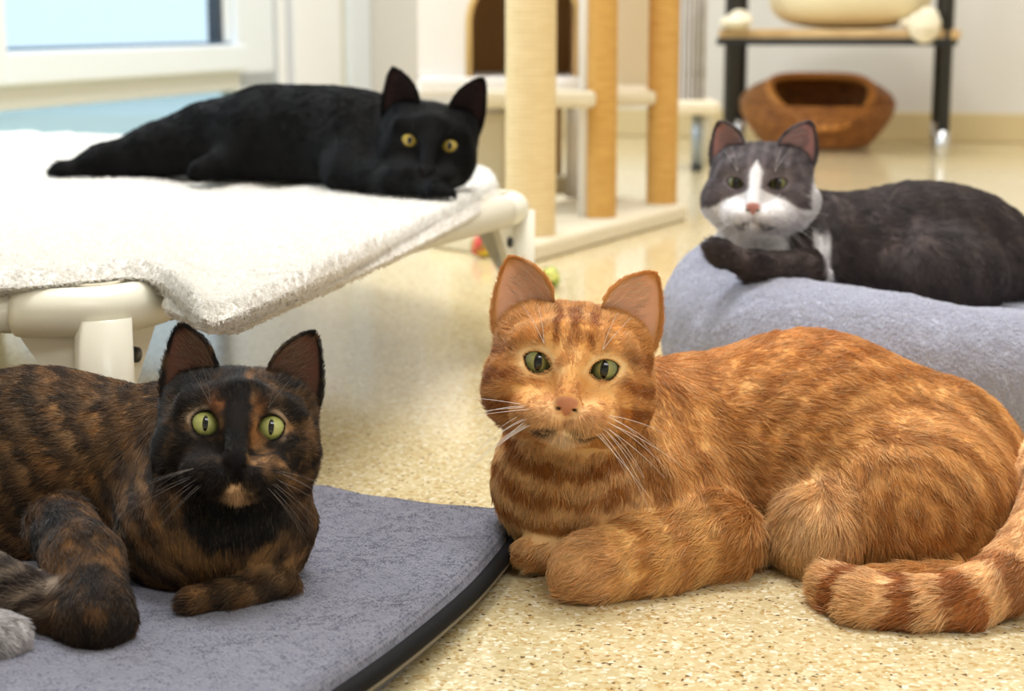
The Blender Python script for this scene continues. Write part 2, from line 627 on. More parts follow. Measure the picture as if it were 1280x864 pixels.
class Head:
    def __init__(s, pos, scale, roll=0.0, yaw=0.0, pitch=0.0, ears=None, eye=(0.0083, 0.0068, 0.12), cheek=1.0, lid=0.0):
        s.E, s.s, s.eye, s.cheek, s.lid = np.array(pos), scale, eye, cheek, lid
        ey = unit(CAM - s.E)
        ex = unit(np.cross(np.array([0, 0, 1.0]), -ey) * -1)
        if ex[0] < 0: ex = -ex
        ez = unit(np.cross(ey, ex))
        if ez[2] < 0: ez = -ez
        def rot(a, b, t):
            t = math.radians(t)
            return a * math.cos(t) + b * math.sin(t), b * math.cos(t) - a * math.sin(t)
        ey, ex = rot(ey, ex, yaw)           # + turns the face to the viewer's right
        ey, ez = rot(ey, ez, pitch)         # + lifts the face
        ez, ex = rot(ez, ex, roll)          # + leans the head to the viewer's right
        s.M = np.stack([ex, ey, ez], 1)
        s.ears = ears or dict(I=(0.016, 0.038), O=(0.047, 0.018), T=(0.0465, 0.0607))
        # where the skin lies in front of the eye
        ys = np.linspace(0.06, 0.0, 601)
        pp = np.stack([np.full(601, 0.0205), ys, np.zeros(601)], 1)
        d = s.base(pp)
        s.ysurf = ys[np.argmax(d < 0)]
        s.er = 0.0108
        s.ec = s.ysurf - s.er - 0.0006

    def loc(s, p):
        return (p - s.E) @ s.M / s.s

    def wor(s, q):
        return s.E + (np.asarray(q, float) * s.s) @ s.M.T

    def base(s, q):
        m = q.copy()
        m[..., 0] = np.abs(m[..., 0])
        c = s.cheek
        d = el(m, (0, -0.017, -0.001), (0.0460, 0.044, 0.0400))
        d = smin(d, el(m, (0.0245 * c, -0.006, -0.018), (0.0285 * c, 0.029, 0.0250)), 0.016)
        d = smin(d, el(m, (0.0265, -0.020, 0.0150), (0.0200, 0.020, 0.0190)), 0.014)
        d = smin(d, el(m, (0, 0.002, -0.028), (0.030, 0.031, 0.0170)), 0.014)
        d = smin(d, rc(m, (0, 0.014, 0.013), (0, 0.0470, -0.0195), 0.0165, 0.0068), 0.010)
        d = smin(d, rc(m, (0.010, 0.017, 0.0145), (0.029, 0.009, 0.0120), 0.0095, 0.0085), 0.009)
        d = smax(d, -el(m, (0.0165, 0.0405, -0.0080), (0.0062, 0.0080, 0.0070)), 0.012)
        d = smin(d, el(m, (0.0112, 0.0400, -0.0315), (0.0135, 0.0138, 0.0100)), 0.005)
        d = smin(d, el(m, (0.0205, 0.0280, -0.0300), (0.0130, 0.013, 0.0108)), 0.009)
        d = smin(d, el(m, (0, 0.0340, -0.0415), (0.0140, 0.0115, 0.0062)), 0.006)
        d = smin(d, el(m, (0, 0.0496, -0.0225), (0.0070, 0.0042, 0.0045)), 0.005)
        return d

    def eyem(s, m):
        """normalised distance from the eye opening, m mirrored"""
        ax, az, t = s.eye
        dx, dz = m[..., 0] - 0.0205, m[..., 2]
        c, n = math.cos(t), math.sin(t)
        x, z = dx * c + dz * n, -dx * n + dz * c
        zz = np.where(z > 0, z / (az * (1 - 0.35 * s.lid)), z / az)
        u = x / ax
        return 0.55 * np.sqrt(u ** 2 + zz ** 2 + 1e-12) + 0.45 * (np.abs(zz) + np.minimum(u * u, np.abs(u) * 1.3))

    def sdf(s, p):
        q = s.loc(p)
        d = s.base(q)
        m = q.copy()
        m[..., 0] = np.abs(m[..., 0])
        # eye opening
        e = s.eyem(m) / 1.10
        ax = min(s.eye[0], s.eye[1])
        dy = (m[..., 1] - s.ysurf) / 0.0105
        cut = (np.sqrt(e ** 2 + dy ** 2) - 1) * ax
        near = (m[..., 1] > 0)
        cut = np.where(near, cut, 0.05)
        d = smax(d, -cut, 0.0012)
        # nostrils, philtrum and mouth line
        d = smax(d, -el(m, (0.0050, 0.0540, -0.0265), (0.0018, 0.0030, 0.0009)), 0.0006)
        d = smax(d, -rc(m, (0, 0.0580, -0.0290), (0, 0.0540, -0.0375), 0.0010, 0.0010), 0.0012)
        d = smax(d, -rc(m, (0, 0.0530, -0.0375), (0.0085, 0.0500, -0.0410), 0.0012, 0.0011), 0.0014)
        d = smax(d, -rc(m, (0.0085, 0.0500, -0.0410), (0.0160, 0.0400, -0.0395), 0.0011, 0.0006), 0.0014)
        return d * s.s

    def ear(s, side, nu=22, nv=26):
        e = s.ears
        I, O, T = [np.array([a[0], y, a[1]]) for a, y in ((e['I'], -0.006), (e['O'], -0.020), (e['T'], -0.017))]
        if side < 0 and 'Tl' in e: T[0], T[2] = e['Tl']
        mid = (I + O) / 2
        ax = T - mid
        VS = np.concatenate([np.linspace(-0.45, 0.8, nv - 8), 1 - 0.2 * np.linspace(0.87, 0, 8) ** 1.6])
        L = []
        back = unit(np.cross(O - I, ax))
        if back[1] > 0: back = -back
        for v in VS:
            w = (1 - max(v, 0) ** 1.9) ** 0.80 if v < 1 else 0.0
            w = max(w, 0.02)
            C = mid + ax * v
            row = []
            for u in np.linspace(0, 1, nu):
                lat = (O - I) * (u - 0.5) * w * (1.0 + 0.06 * math.sin(math.pi * max(v, 0)))
                dep = back * (0.0125 * math.sin(math.pi * u) ** 0.8 * (w ** 0.9) * (1 - 0.25 * max(v, 0)))
                row.append(C + lat + dep)
            L.append(row)
        Fr = np.array(L)
        du = np.gradient(Fr, axis=1)
        dv = np.gradient(Fr, axis=0)
        n = unit(np.cross(du, dv))
        if n[nv // 2, nu // 2] @ back < 0: n = -n
        edge = np.sin(np.linspace(0, math.pi, nu))[None, :, None] ** 0.4
        Bk = Fr + n * 0.0016 * np.maximum(edge, 0.15)
        V = np.vstack([Fr.reshape(-1, 3), Bk.reshape(-1, 3)])
        F = []
        o = nu * nv
        for i in range(nv - 1):
            for j in range(nu - 1):
                a = i * nu + j
                F.append((a, a + 1, a + nu + 1, a + nu))
                F.append((o + a, o + a + nu, o + a + nu + 1, o + a + 1))
            a = i * nu
            F.append((a, a + nu, o + a + nu, o + a))
            a = i * nu + nu - 1
            F.append((a, o + a, o + a + nu, a + nu))
        a = (nv - 1) * nu
        for j in range(nu - 1):
            F.append((a + j, a + j + 1, o + a + j + 1, o + a + j))
        V[:, 0] *= side
        uu, vv = np.meshgrid(np.linspace(0, 1, nu), VS)
        info = np.stack([np.concatenate([uu.ravel()] * 2), np.concatenate([vv.ravel()] * 2),
                         np.concatenate([np.zeros(o), np.ones(o)])], 1)
        N = np.vstack([-n.reshape(-1, 3), n.reshape(-1, 3)])
        N[:, 0] *= side
        up = unit(ax * np.array([side, 1, 1]))
        return V, np.array(F), info, N, up


def eye_mat(name, inner, outer, slit=0.26, squash=0.8):
    m = mat(name, rough=0.06, spec=0.45, coat=0.25)
    nt = m.node_tree
    b = nt.nodes['Principled BSDF']
    tc = nt.nodes.new('ShaderNodeTexCoord')
    sx = nt.nodes.new('ShaderNodeSeparateXYZ')
    nt.links.new(tc.outputs['Generated'], sx.inputs[0])

    def M(op, a, b_=None, clamp=False):
        n = nt.nodes.new('ShaderNodeMath')
        n.operation = op
        n.use_clamp = clamp
        for i, x in enumerate((a, b_)):
            if x is None: continue
            if isinstance(x, (int, float)): n.inputs[i].default_value = x
            else: nt.links.new(x, n.inputs[i])
        return n.outputs[0]
    x = M('MULTIPLY', M('SUBTRACT', sx.outputs[0], 0.5), 2.0)
    z = M('MULTIPLY', M('SUBTRACT', sx.outputs[2], 0.5), 2.0)
    r = M('SQRT', M('ADD', M('MULTIPLY', x, x), M('MULTIPLY', z, z)))
    ra = nt.nodes.new('ShaderNodeValToRGB')
    cr = ra.color_ramp
    cr.elements[0].position = 0.15
    cr.elements[0].color = (*inner, 1)
    cr.elements[1].position = 0.62
    cr.elements[1].color = (*outer, 1)
    e = cr.elements.new(0.74)
    e.color = (*[c * 0.55 for c in outer], 1)
    e = cr.elements.new(0.80)
    e.color = (0.006, 0.005, 0.004, 1)
    nz = nt.nodes.new('ShaderNodeTexNoise')
    nz.inputs['Scale'].default_value = 14
    nt.links.new(tc.outputs['Generated'], nz.inputs['Vector'])
    rr = M('ADD', r, M('MULTIPLY', M('SUBTRACT', nz.outputs['Fac'], 0.5), 0.18))
    nt.links.new(rr, ra.inputs['Fac'])
    px, pz = M('DIVIDE', x, slit), M('DIVIDE', z, squash * 0.62)
    pr = M('SQRT', M('ADD', M('MULTIPLY', px, px), M('MULTIPLY', pz, pz)))
    k = M('DIVIDE', M('SUBTRACT', pr, 0.92), 0.16, True)
    mx = nt.nodes.new('ShaderNodeMixRGB')
    mx.inputs[1].default_value = (0.002, 0.002, 0.002, 1)
    nt.links.new(k, mx.inputs[0])
    nt.links.new(ra.outputs['Color'], mx.inputs[2])
    nt.links.new(mx.outputs[0], b.inputs['Base Color'])
    return m


def eyeball(name, c, R, M, m, parent):
    """a sphere with a slightly bulging cornea; local axes follow the head"""
    import mathutils
    v, f = [], []
    nl, ns = 24, 32
    for i in range(nl + 1):
        t = math.pi * i / nl
        for j in range(ns):
            a = 2 * math.pi * j / ns
            x, y, z = math.sin(t) * math.cos(a), math.cos(t), math.sin(t) * math.sin(a)
            bulge = 1 + 0.05 * math.exp(-(t / 0.6) ** 2)
            v.append((x * R, y * R * bulge, z * R))
    for i in range(nl):
        for j in range(ns):
            a, b = i * ns + j, i * ns + (j + 1) % ns
            f.append((a, a + ns, b + ns, b))
    me = bpy.data.meshes.new(name)
    me.from_pydata(v, [], f)
    me.polygons.foreach_set('use_smooth', np.ones(len(me.polygons), bool))
    me.materials.append(m)
    o = bpy.data.objects.new(name, me)
    COL.objects.link(o)
    mm = mathutils.Matrix([list(M[i]) + [0] for i in range(3)] + [[0, 0, 0, 1]])
    mm.translation = mathutils.Vector(c - (origin(parent) if parent else 0))
    o.parent = parent
    o.matrix_local = mm
    return o


MAT_SKIN = mat('short_fur_skin', rough=0.85, spec=0.15, attr='Col')


def fur_mat(name, rough=0.55, spec=0.25, trans=0.0):
    m = mat(name, rough=rough, spec=spec, attr='Col')
    if trans:
        nt = m.node_tree
        b = nt.nodes['Principled BSDF']
        t = nt.nodes.new('ShaderNodeBsdfTranslucent')
        a = [n for n in nt.nodes if n.type == 'ATTRIBUTE'][0]
        nt.links.new(a.outputs['Color'], t.inputs['Color'])
        mx = nt.nodes.new('ShaderNodeMixShader')
        mx.inputs[0].default_value = trans
        out = [n for n in nt.nodes if n.type == 'OUTPUT_MATERIAL'][0]
        nt.links.new(b.outputs[0], mx.inputs[1])
        nt.links.new(t.outputs[0], mx.inputs[2])
        nt.links.new(mx.outputs[0], out.inputs['Surface'])
    return m


def make_cat(label, prims, H, bounds, colfn, eyem, ground=None, nfur=120000, flen=0.013, frad=0.00022, lift=0.30,
             hbody=0.003, hhead=0.0012, fur=None, whisk=(lin(245, 240, 235), 0.00017, 24), seed=1, loc=None,
             inner=lin(200, 140, 120), innerhair=lin(235, 215, 190), nose=None, bodycut=None, clump=0.35, furm=None, tick=(0.15, 0.7)):
    rng = np.random.default_rng(seed)
    t0 = time.time()

    def body(p):
        d = None
        for q in prims:
            x = prim_d(p, q)
            d = x if d is None else smin(d, x, q[5] if q[0] == 'c' else q[4])
        return d

    def fn(p):
        d = body(p)
        d = smin(d, H.sdf(p), 0.014 * H.s)
        # shallow waviness of the coat
        if ground is not None:
            d = smax(d, ground - p[..., 2], 0.004)
        return d

    def weights(p):
        db = body(p)
        dh = H.base(H.loc(p)) * H.s
        return sst(-0.006, 0.008, db - dh)

    lo, hi = bounds
    hr = 0.058 * H.s
    hlo = H.wor((0, 0, 0)) - hr + np.array([0, 0, -0.004])
    hhi = H.wor((0, 0, 0)) + hr
    hlo = hlo - np.array([0, 0.004, 0]); hhi = hhi + np.array([0, 0.012, 0])
    V1, F1 = surface_nets(fn, lo, hi, hbody)
    V2, F2 = surface_nets(fn, hlo, hhi, hhead)
    m = 0.0022
    ins = np.all((V1 > hlo + m) & (V1 < hhi - m), axis=1)
    F1 = F1[~ins[F1].all(1)]
    used = np.zeros(len(V1), bool)
    used[F1.ravel()] = True
    re = np.cumsum(used) - 1
    V1, F1 = V1[used], re[F1]
    V = np.vstack([V1, V2])
    F = np.vstack([F1, F2 + len(V1)])
    N = grad(fn, V)
    # winding check
    q = F[::97]
    fnrm = np.cross(V[q[:, 1]] - V[q[:, 0]], V[q[:, 2]] - V[q[:, 0]])
    if ((fnrm * N[q[:, 0]]).sum(1) > 0).mean() < 0.5:
        F = F[:, ::-1]
    Q = H.loc(V)
    W = weights(V)
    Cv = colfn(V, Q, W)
    mq = Q.copy(); mq[:, 0] = np.abs(mq[:, 0])
    em = H.eyem(mq)
    face = (mq[:, 1] > 0.005) & (W > 0.5)
    rim = np.where(face, sst(1.26, 1.14, em), 0)
    Cv = mix(Cv, nose['rim'], rim)
    nd = np.sqrt((mq[:, 0] / np.maximum(0.0056 + 0.75 * (Q[:, 2] + 0.0245), 0.001)) ** 2 + ((Q[:, 2] + 0.0248) / 0.0058) ** 2)
    nm = np.where((Q[:, 1] > 0.046) & (mq[:, 0] < 0.0095), sst(1.15, 0.9, nd), 0)
    Cv = mix(Cv, nose['col'], nm)
    gro = rc(mq, (0, 0.0580, -0.0290), (0, 0.0540, -0.0375), 0.0010, 0.0010)
    gro = np.minimum(gro, rc(mq, (0, 0.0530, -0.0375), (0.0085, 0.0500, -0.0410), 0.0012, 0.0011))
    gro = np.minimum(gro, rc(mq, (0.0085, 0.0500, -0.0410), (0.0160, 0.0400, -0.0395), 0.0011, 0.0006))
    Cv = mix(Cv, nose['rim'], sst(0.0026, 0.0010, gro) * 0.9)
    nos = el(mq, (0.0050, 0.0540, -0.0265), (0.0018, 0.0030, 0.0009))
    Cv = mix(Cv, nose['rim'] * 0.4, sst(0.0006, 0.0, nos))

    # ears
    vs, fs, cs = [V], [F], [Cv]
    off = len(V)
    ears = []
    for side in (-1, 1):
        ev, ef, info, en, up = H.ear(side)
        wv = H.wor(ev)
        wn = unit(en @ H.M.T)
        ce = colfn(wv, ev * np.array([1, 1, 1]), np.ones(len(ev)))
        inn = (info[:, 2] < 0.5) * np.sin(np.pi * info[:, 0]) ** 0.5
        edge = np.minimum(np.minimum(info[:, 0], 1 - info[:, 0]) * 9, (1 - info[:, 1]) * 7)
        ic = mix(np.tile(inner, (len(ev), 1)), inner * 0.55, sst(0.4, -0.1, info[:, 1]))
        ce = mix(ce, ic, (info[:, 2] < 0.5) * sst(0.1, 1.0, edge))
        vs.append(wv); fs.append(ef + off); cs.append(ce)
        off += len(wv)
        ears.append((wv, ef, info, wn, unit(up @ H.M.T), side))
    base = np.array(loc if loc is not None else [(lo[0] + hi[0]) / 2, (lo[1] + hi[1]) / 2, ground or lo[2]])
    R = root('cat', base, label, 'cat', 'cats resting in the room')
    bo = mesh_obj('body', np.vstack(vs), np.vstack(fs), MAT_SKIN, R, colors=np.vstack(cs))

    # eyes
    for side in (-1, 1):
        c = H.wor((0.0205 * side, H.ec, 0))
        eyeball('eye', c, H.er * H.s, H.M, eyem, R)

    # fur
    def wgt(p):
        # denser on the face, none far outside the frame
        q = H.loc(p)
        face = sst(0.075, 0.055, np.linalg.norm(q, axis=1))
        x = p[:, 0] / p[:, 1] * F_PX
        w = 1 + 3.0 * face
        return w * np.where(np.abs(x) > 700, 0.25, 1)
    Vv = np.vstack([V1, V2])
    p, gn = sample_faces(Vv, F, nfur, rng, wgt)
    n = grad(fn, p)
    q = H.loc(p)
    mq = q.copy(); mq[:, 0] = np.abs(mq[:, 0])
    w = weights(p)
    em = H.eyem(mq)
    nd = np.sqrt((mq[:, 0] / np.maximum(0.0058 + 0.75 * (q[:, 2] + 0.0245), 0.001)) ** 2 + ((q[:, 2] + 0.0248) / 0.0060) ** 2)
    gq = rc(mq, (0, 0.0580, -0.0290), (0, 0.0540, -0.0375), 0.0010, 0.0010)
    gq = np.minimum(gq, rc(mq, (0, 0.0530, -0.0375), (0.0085, 0.0500, -0.0410), 0.0012, 0.0011))
    gq = np.minimum(gq, rc(mq, (0.0085, 0.0500, -0.0410), (0.0160, 0.0400, -0.0395), 0.0011, 0.0006))
    inhead = w > 0.5
    keep = ~(inhead & (mq[:, 1] > 0.0) & (em < 1.18)) & ~(inhead & (q[:, 1] > 0.045) & (nd < 1.10)) & ~(inhead & (gq < 0.0010))
    # nothing grows from what faces away from every likely view
    view = unit(CAM - p)
    keep &= (n * view).sum(1) > -0.45
    if ground is not None: keep &= p[:, 2] > ground + 0.001
    p, n, q, mq, w, em = [a[keep] for a in (p, n, q, mq, w, em)]
    Fb = np.zeros_like(p); ws = np.zeros(len(p))
    for pr in prims:
        d = prim_d(p, pr)
        ww = np.exp(-np.maximum(d, 0) / 0.006)
        Fb += ww[:, None] * pr[6 if pr[0] == 'c' else 5]
        ws += ww
    Fb = Fb / np.maximum(ws, 1e-9)[:, None] + np.array([0, 0, -0.25])
    Fh = unit(q - np.array([0, 0.062, -0.018])) @ H.M.T
    Fl = mix(unit(Fb), Fh, w)
    hl = 0.0042 + 0.0075 * sst(0.040, -0.03, q[:, 1]) + 0.004 * sst(-0.02, -0.05, q[:, 2])
    hl = np.where((em < 2.0) & (mq[:, 1] > 0), np.minimum(hl, 0.0026 + 0.004 * np.clip(em - 1.15, 0, 1)), hl) * H.s
    bl = flen * (0.8 + 0.25 * vnoise(p * 60, 3))
    if fur: bl = fur(p, bl)
    L = bl * (1 - w) + hl * w
    L = L * (0.75 + 0.5 * rng.random(len(p))) * (1 + 0.3 * vnoise(p * 170, 77))
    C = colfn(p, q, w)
    gk = gq[keep]
    C = mix(C, nose['rim'], sst(0.0036, 0.0020, gk) * (w > 0.5) * 0.75)
    rr = rng.random((len(p), 1)); C = np.clip(C * (0.80 + 0.40 * rr) * np.where(rng.random((len(p), 1)) < tick[0], tick[1], 1.0), 0, 1)
    if len(tick) > 2: C = np.where(rng.random((len(p), 1)) < tick[2], np.clip(C * 0.6 + tick[3], 0, 1), C)
    rad = frad * (1 - 0.35 * w)[:, None] * np.array([1.0, 0.95, 0.7, 0.2])
    liftv = lift
    pts = grow(p, n, Fl, L, rng, lift=liftv, clump=clump, seed=seed, cf=170)
    # ear fur
    for wv, ef, info, wn, up, side in ears:
        front = info[:, 2] < 0.5
        vfree = info[:, 1] > 0.0
        fa = ef[(info[ef][:, :, 2] > 0.5).all(1) & (info[ef][:, :, 1] > -0.05).all(1)]
        ne = int(nfur * 0.02)
        pe, _ = sample_faces(wv, fa, ne, rng)
        idx = rng.integers(0, len(fa), 1)
        ce_n = unit(pe - pe.mean(0))
        # nearest vertex normals
        near = np.argmin(((pe[:, None, :] - wv[None, ::3, :]) ** 2).sum(-1), axis=1) * 3
        nn = wn[near] * np.where(front[near], -1, 1)[:, None]
        qe = H.loc(pe)
        pc = colfn(pe, qe, np.ones(len(pe)))
        pts = np.vstack([pts, grow(pe, nn, np.tile(up, (len(pe), 1)), np.full(len(pe), 0.0030 * H.s), rng, lift=0.25, clump=0.1)])
        C = np.vstack([C, pc * (0.85 + 0.3 * rng.random((len(pe), 1)))])
        rad = np.vstack([rad, np.tile(frad * 0.6 * np.array([1, .95, .7, .2]), (len(pe), 1))])
        # edge fringe
        sel = np.where(front & vfree & ((info[:, 0] < 0.01) | (info[:, 0] > 0.99)) & (info[:, 1] < 0.975))[0]
        k = sel[rng.integers(0, len(sel), 1300)]
        kb = np.where(np.abs(info[np.minimum(k + 22, len(wv) - 1), 0] - info[k, 0]) < 0.01, np.minimum(k + 22, len(wv) - 1), k)
        kb = np.where(front[kb], kb, k)
        tt = rng.random((len(k), 1))
        pe = wv[k] * (1 - tt) + wv[kb] * tt + rng.standard_normal((len(k), 3)) * 0.0005
        pc = colfn(pe, H.loc(pe), np.ones(len(pe)))
        dd = unit(np.tile(up, (len(pe), 1)) + 0.35 * rng.standard_normal((len(pe), 3)))
        pts = np.vstack([pts, grow(pe, wn[k], dd, np.full(len(pe), 0.0030 * H.s), rng, lift=0.15, clump=0.1)])
        C = np.vstack([C, pc]); rad = np.vstack([rad, np.tile(frad * 0.55 * np.array([1, .95, .7, .2]), (len(pe), 1))])
        # long pale hairs across the cup
        sel = np.where(front & (info[:, 1] > 0.0) & (info[:, 1] < 0.72) & (info[:, 0] < 0.62) & (info[:, 0] > 0.02))[0]
        k = sel[rng.integers(0, len(sel), 1100)]
        pe = wv[k] + rng.standard_normal((len(k), 3)) * 0.0008
        lat = H.M[:, 0] * side
        dd = unit(0.8 * lat + 0.60 * up + 0.2 * rng.standard_normal((len(pe), 3)))
        pts = np.vstack([pts, grow(pe, wn[k], dd, (0.006 + 0.009 * rng.random(len(pe))) * H.s, rng, lift=0.14, clump=0.1)])
        C = np.vstack([C, (innerhair * 0.8 + inner * 0.2) * (0.7 + 0.5 * rng.random((len(pe), 1)))])
        rad = np.vstack([rad, np.tile(frad * 0.4 * np.array([1, .9, .6, .2]), (len(pe), 1))])
    hair = hair_obj('fur', pts, rad, np.clip(C, 0, 1), furm or FUR, R)
    hair['kind'] = 'stuff'
    # whiskers
    wc, wr, wn_ = whisk
    wp = []
    for side in (-1, 1):
        for k in range(wn_ // 2):
            row, c = k % 3, k // 3
            q0 = np.array([side * (0.0125 + 0.0022 * c), 0.0475 - 0.0025 * c, -0.0275 - 0.0030 * row])
            a = rng.uniform(-0.25, 0.10) - 0.28 * row
            d = unit(np.array([side * 1.0, 0.10 - 0.25 * rng.random(), a]))
            Lw = rng.uniform(0.034, 0.058)
            t = np.linspace(0, 1, 8)[:, None]
            wp.append(q0 + d * Lw * t + np.array([0, -0.014, -0.014]) * t ** 2 * rng.uniform(0.3, 1.7))
        for k in range(2):
            q0 = np.array([side * 0.018, 0.030, 0.0115])
            d = unit(np.array([side * (0.1 + 0.35 * k), 0.5, 0.8]))
            t = np.linspace(0, 1, 8)[:, None]
            wp.append(q0 + d * 0.026 * t + np.array([side * 0.004, -0.012, 0.002]) * t ** 2)
    wp = H.wor(np.array(wp).reshape(-1, 3)).reshape(-1, 8, 3)
    wh = hair_obj('whiskers', wp, wr * np.linspace(1, 0.25, 8), None, mat('whisker', wc, rough=0.35), R)
    wh['kind'] = 'stuff'
    print('cat', label[:20], len(V), len(F), len(pts), 'strands', round(time.time() - t0, 1), 's')
    return R


FUR = fur_mat('fur_strands', 0.5, 0.3, 0.25)


def poly_param(p, pts):
    """distance to a polyline and the length along it"""
    best = np.full(len(p), 9.0); s = np.zeros(len(p)); acc = 0
    for a, b in zip(pts[:-1], pts[1:]):
        ab = b - a; l = np.linalg.norm(ab)
        t = np.clip(((p - a) @ ab) / (l * l), 0, 1)
        d = np.linalg.norm(p - a - t[:, None] * ab, axis=1)
        m = d < best
        best[m] = d[m]; s[m] = acc + t[m] * l
        acc += l
    return best, s


def stripes(x, sharp=0.25):
    return sst(-sharp, sharp, np.sin(x))


# ---- ginger tabby on the floor
def ginger():
    H = Head(P(714, 457, 1.085), 1.0, roll=6, ears=dict(I=(0.015, 0.040), O=(0.0500, 0.012), T=(0.0470, 0.0635)),
             eye=(0.0088, 0.0066, 0.33), lid=0.65)
    tailpts = [S(1040, 733, 1.03, 30), S(1085, 755, 1.0, 39), S(1140, 760, .995, 41), S(1200, 755, .995, 42),
               S(1255, 727, 1.01, 41), S(1300, 670, 1.05, 40), S(1318, 615, 1.11, 39), S(1285, 585, 1.19, 42)]
    arm = [S(892, 672, 1.095, 60), S(800, 705, 1.065, 50), S(742, 713, 1.048, 43), S(728, 716, 1.043, 40)]
    pr = []
    pr += [cap(S(735, 500, 1.15, 82), S(712, 598, 1.125, 100), 0.03)]
    pr += [('c', *[*(lambda A, B: (A[0], B[0], A[1], B[1]))(S(800, 560, 1.16, 100), S(815, 620, 1.13, 95))], 0.02, unit(np.array([0.3, 0, -1.0])))]
    pr += [cap(S(880, 562, 1.19, 124), S(1010, 559, 1.2, 138), 0.03), cap(S(1010, 559, 1.2, 138), S(1150, 597, 1.2, 136), 0.03)]
    pr += [ell(1150, 625, 1.13, 125, 0.055, 108, 0.018, (0.5, 0, -0.6))]
    pr += [ell(1020, 668, 1.10, 55, 0.035, 62, 0.02, (-0.15, 0, -1))]
    pr += [cap(S(1200, 716, 1.065, 15), S(1070, 722, 1.065, 13), 0.008)]
    pr += [cap(S(730, 680, 1.10, 26), S(665, 690, 1.087, 23), 0.006)]
    pr += chain(arm, 0.016)
    tl = chain(tailpts[::-1], 0.003)
    pr += tl
    TP = [t[0] for t in tailpts]
    AP = [t[0] for t in arm]
    hc = P(1150, 650, 1.06)
    base, dark, pale = lin(226, 166, 92), lin(172, 104, 42), lin(246, 214, 162)

    def col(p, q, w):
        nz = fbm(p * 45, 3)
        n2 = fbm(p * 160, 5)
        x, z = p[:, 0], p[:, 2]
        c = mix(np.tile(base, (len(p), 1)), pale, np.clip(0.22 + 0.14 * n2 + 0.10 * nz, 0, 1))
        # flank stripes fan back over the ribs, arcs over the thigh
        rx = np.sqrt((x - hc[0]) ** 2 + ((z - hc[2]) * 1.2) ** 2)
        s1 = stripes((x + 0.35 * (z - 0.08) + 0.008 * nz) * 2 * np.pi / 0.027, 0.6)
        s2 = stripes((rx + 0.006 * nz) * 2 * np.pi / 0.0165, 0.8)
        k = sst(0.19, 0.15, rx) * sst(0.11, 0.17, x)
        s = s1 * (1 - k) + s2 * k
        # chest rings
        r = np.linalg.norm(q * np.array([1, 0.6, 1]), axis=1)
        s3 = stripes((r + 0.005 * nz) * 2 * np.pi / 0.020, 0.5)
        kc = sst(0.10, 0.06, x)
        s = s * (1 - kc) + s3 * kc
        amt = 0.72 * (0.85 + 0.25 * vnoise(p * 55, 8)) * sst(0.0, 0.03, z)
        c = mix(c, dark, np.clip(s * amt * (1 + 0.3 * kc), 0, 1)); c = mix(c, pale, 0.35 * (1 - s) * kc)
        c = mix(c, lin(196, 122, 52), 0.5 * sst(0.09, 0.15, z) * (x > 0.09))
        # belly tuft
        c = mix(c, pale, 0.6 * np.exp(-((x - P(1030, 0, 1.08)[0]) / 0.026) ** 2 - ((z - 0.03) / 0.035) ** 2) * (p[:, 1] < 1.12))
        # forearm bars
        d, t = poly_param(p, AP)
        bars = stripes((t + 0.004 * nz + 0.2 * (z - 0.03)) * 2 * np.pi / 0.031 + 1.2, 0.5)
        ka = sst(0.036, 0.028, d) * (p[:, 1] < 1.1)
        c = mix(c, mix(np.tile(lin(240, 192, 122), (len(p), 1)), lin(190, 120, 52), bars * 0.6), ka)
        c = mix(c, lin(245, 200, 145), 0.6 * ka * sst(0.075, 0.10, t))
        # tail rings
        d, t = poly_param(p, TP)
        kt = sst(0.027, 0.022, d)
        ring = stripes((t + 0.0035 * nz) * 2 * np.pi / 0.0335 - 2.3, 0.35)
        tc = mix(np.tile(lin(240, 196, 142), (len(p), 1)), lin(172, 100, 42), ring * (0.9 - 0.5 * sst(0.10, 0.16, t)))
        c = mix(c, tc, kt)
        # ---- head
        X, Yq, Zq = q[:, 0], q[:, 1], q[:, 2]
        ax = np.abs(X)
        n4 = fbm(q * 70, 51)
        h = mix(np.tile(lin(228, 166, 92), (len(p), 1)), pale, 0.15 + 0.3 * n2)
        h = mix(h, lin(206, 138, 68), 0.4 * sst(0.026, 0.045, ax))
        f = stripes((ax * (1 - 0.25 * (Zq / 0.03)) + 0.0016 * n4) * 2 * np.pi / 0.0088 + 1.2, 0.6)
        h = mix(h, lin(160, 90, 34), 0.95 * f * sst(-0.3, 0.3, n2 + 0.3) * sst(0.006, 0.016, Zq) * sst(0.024, 0.016, ax) * sst(0.046, 0.03, Zq + 0 * ax))
        ck = stripes((Zq + 0.35 * ax - 9.0 * (ax - 0.03) ** 2 + 0.003 * n4) * 2 * np.pi / 0.0165 + 0.6, 0.7)
        h = mix(h, lin(164, 94, 36), 0.9 * ck * sst(0.024, 0.036, ax) * sst(0.02, 0.0, Zq))
        # pale muzzle, chin, brows
        mz = np.exp(-((ax - 0.010) / 0.014) ** 2 - ((Zq + 0.031) / 0.010) ** 2) * (Yq > 0.02)
        h = mix(h, lin(245, 205, 155), 0.75 * mz)
        h = mix(h, lin(248, 222, 185), 0.8 * np.exp(-(ax / 0.012) ** 2 - ((Zq + 0.042) / 0.006) ** 2) * (Yq > 0.02))
        em = H.eyem(np.stack([ax, Yq, Zq], 1))
        h = mix(h, lin(248, 214, 160), 0.75 * np.exp(-((em - 1.6) / 0.35) ** 2) * (Yq > 0.005) * (0.5 + 0.5 * (Zq > -0.004)))
        h = mix(h, lin(196, 118, 58), 0.5 * np.exp(-(ax / 0.007) ** 2) * sst(-0.003, -0.02, Zq) * (Yq > 0.04) * (Zq > -0.03))
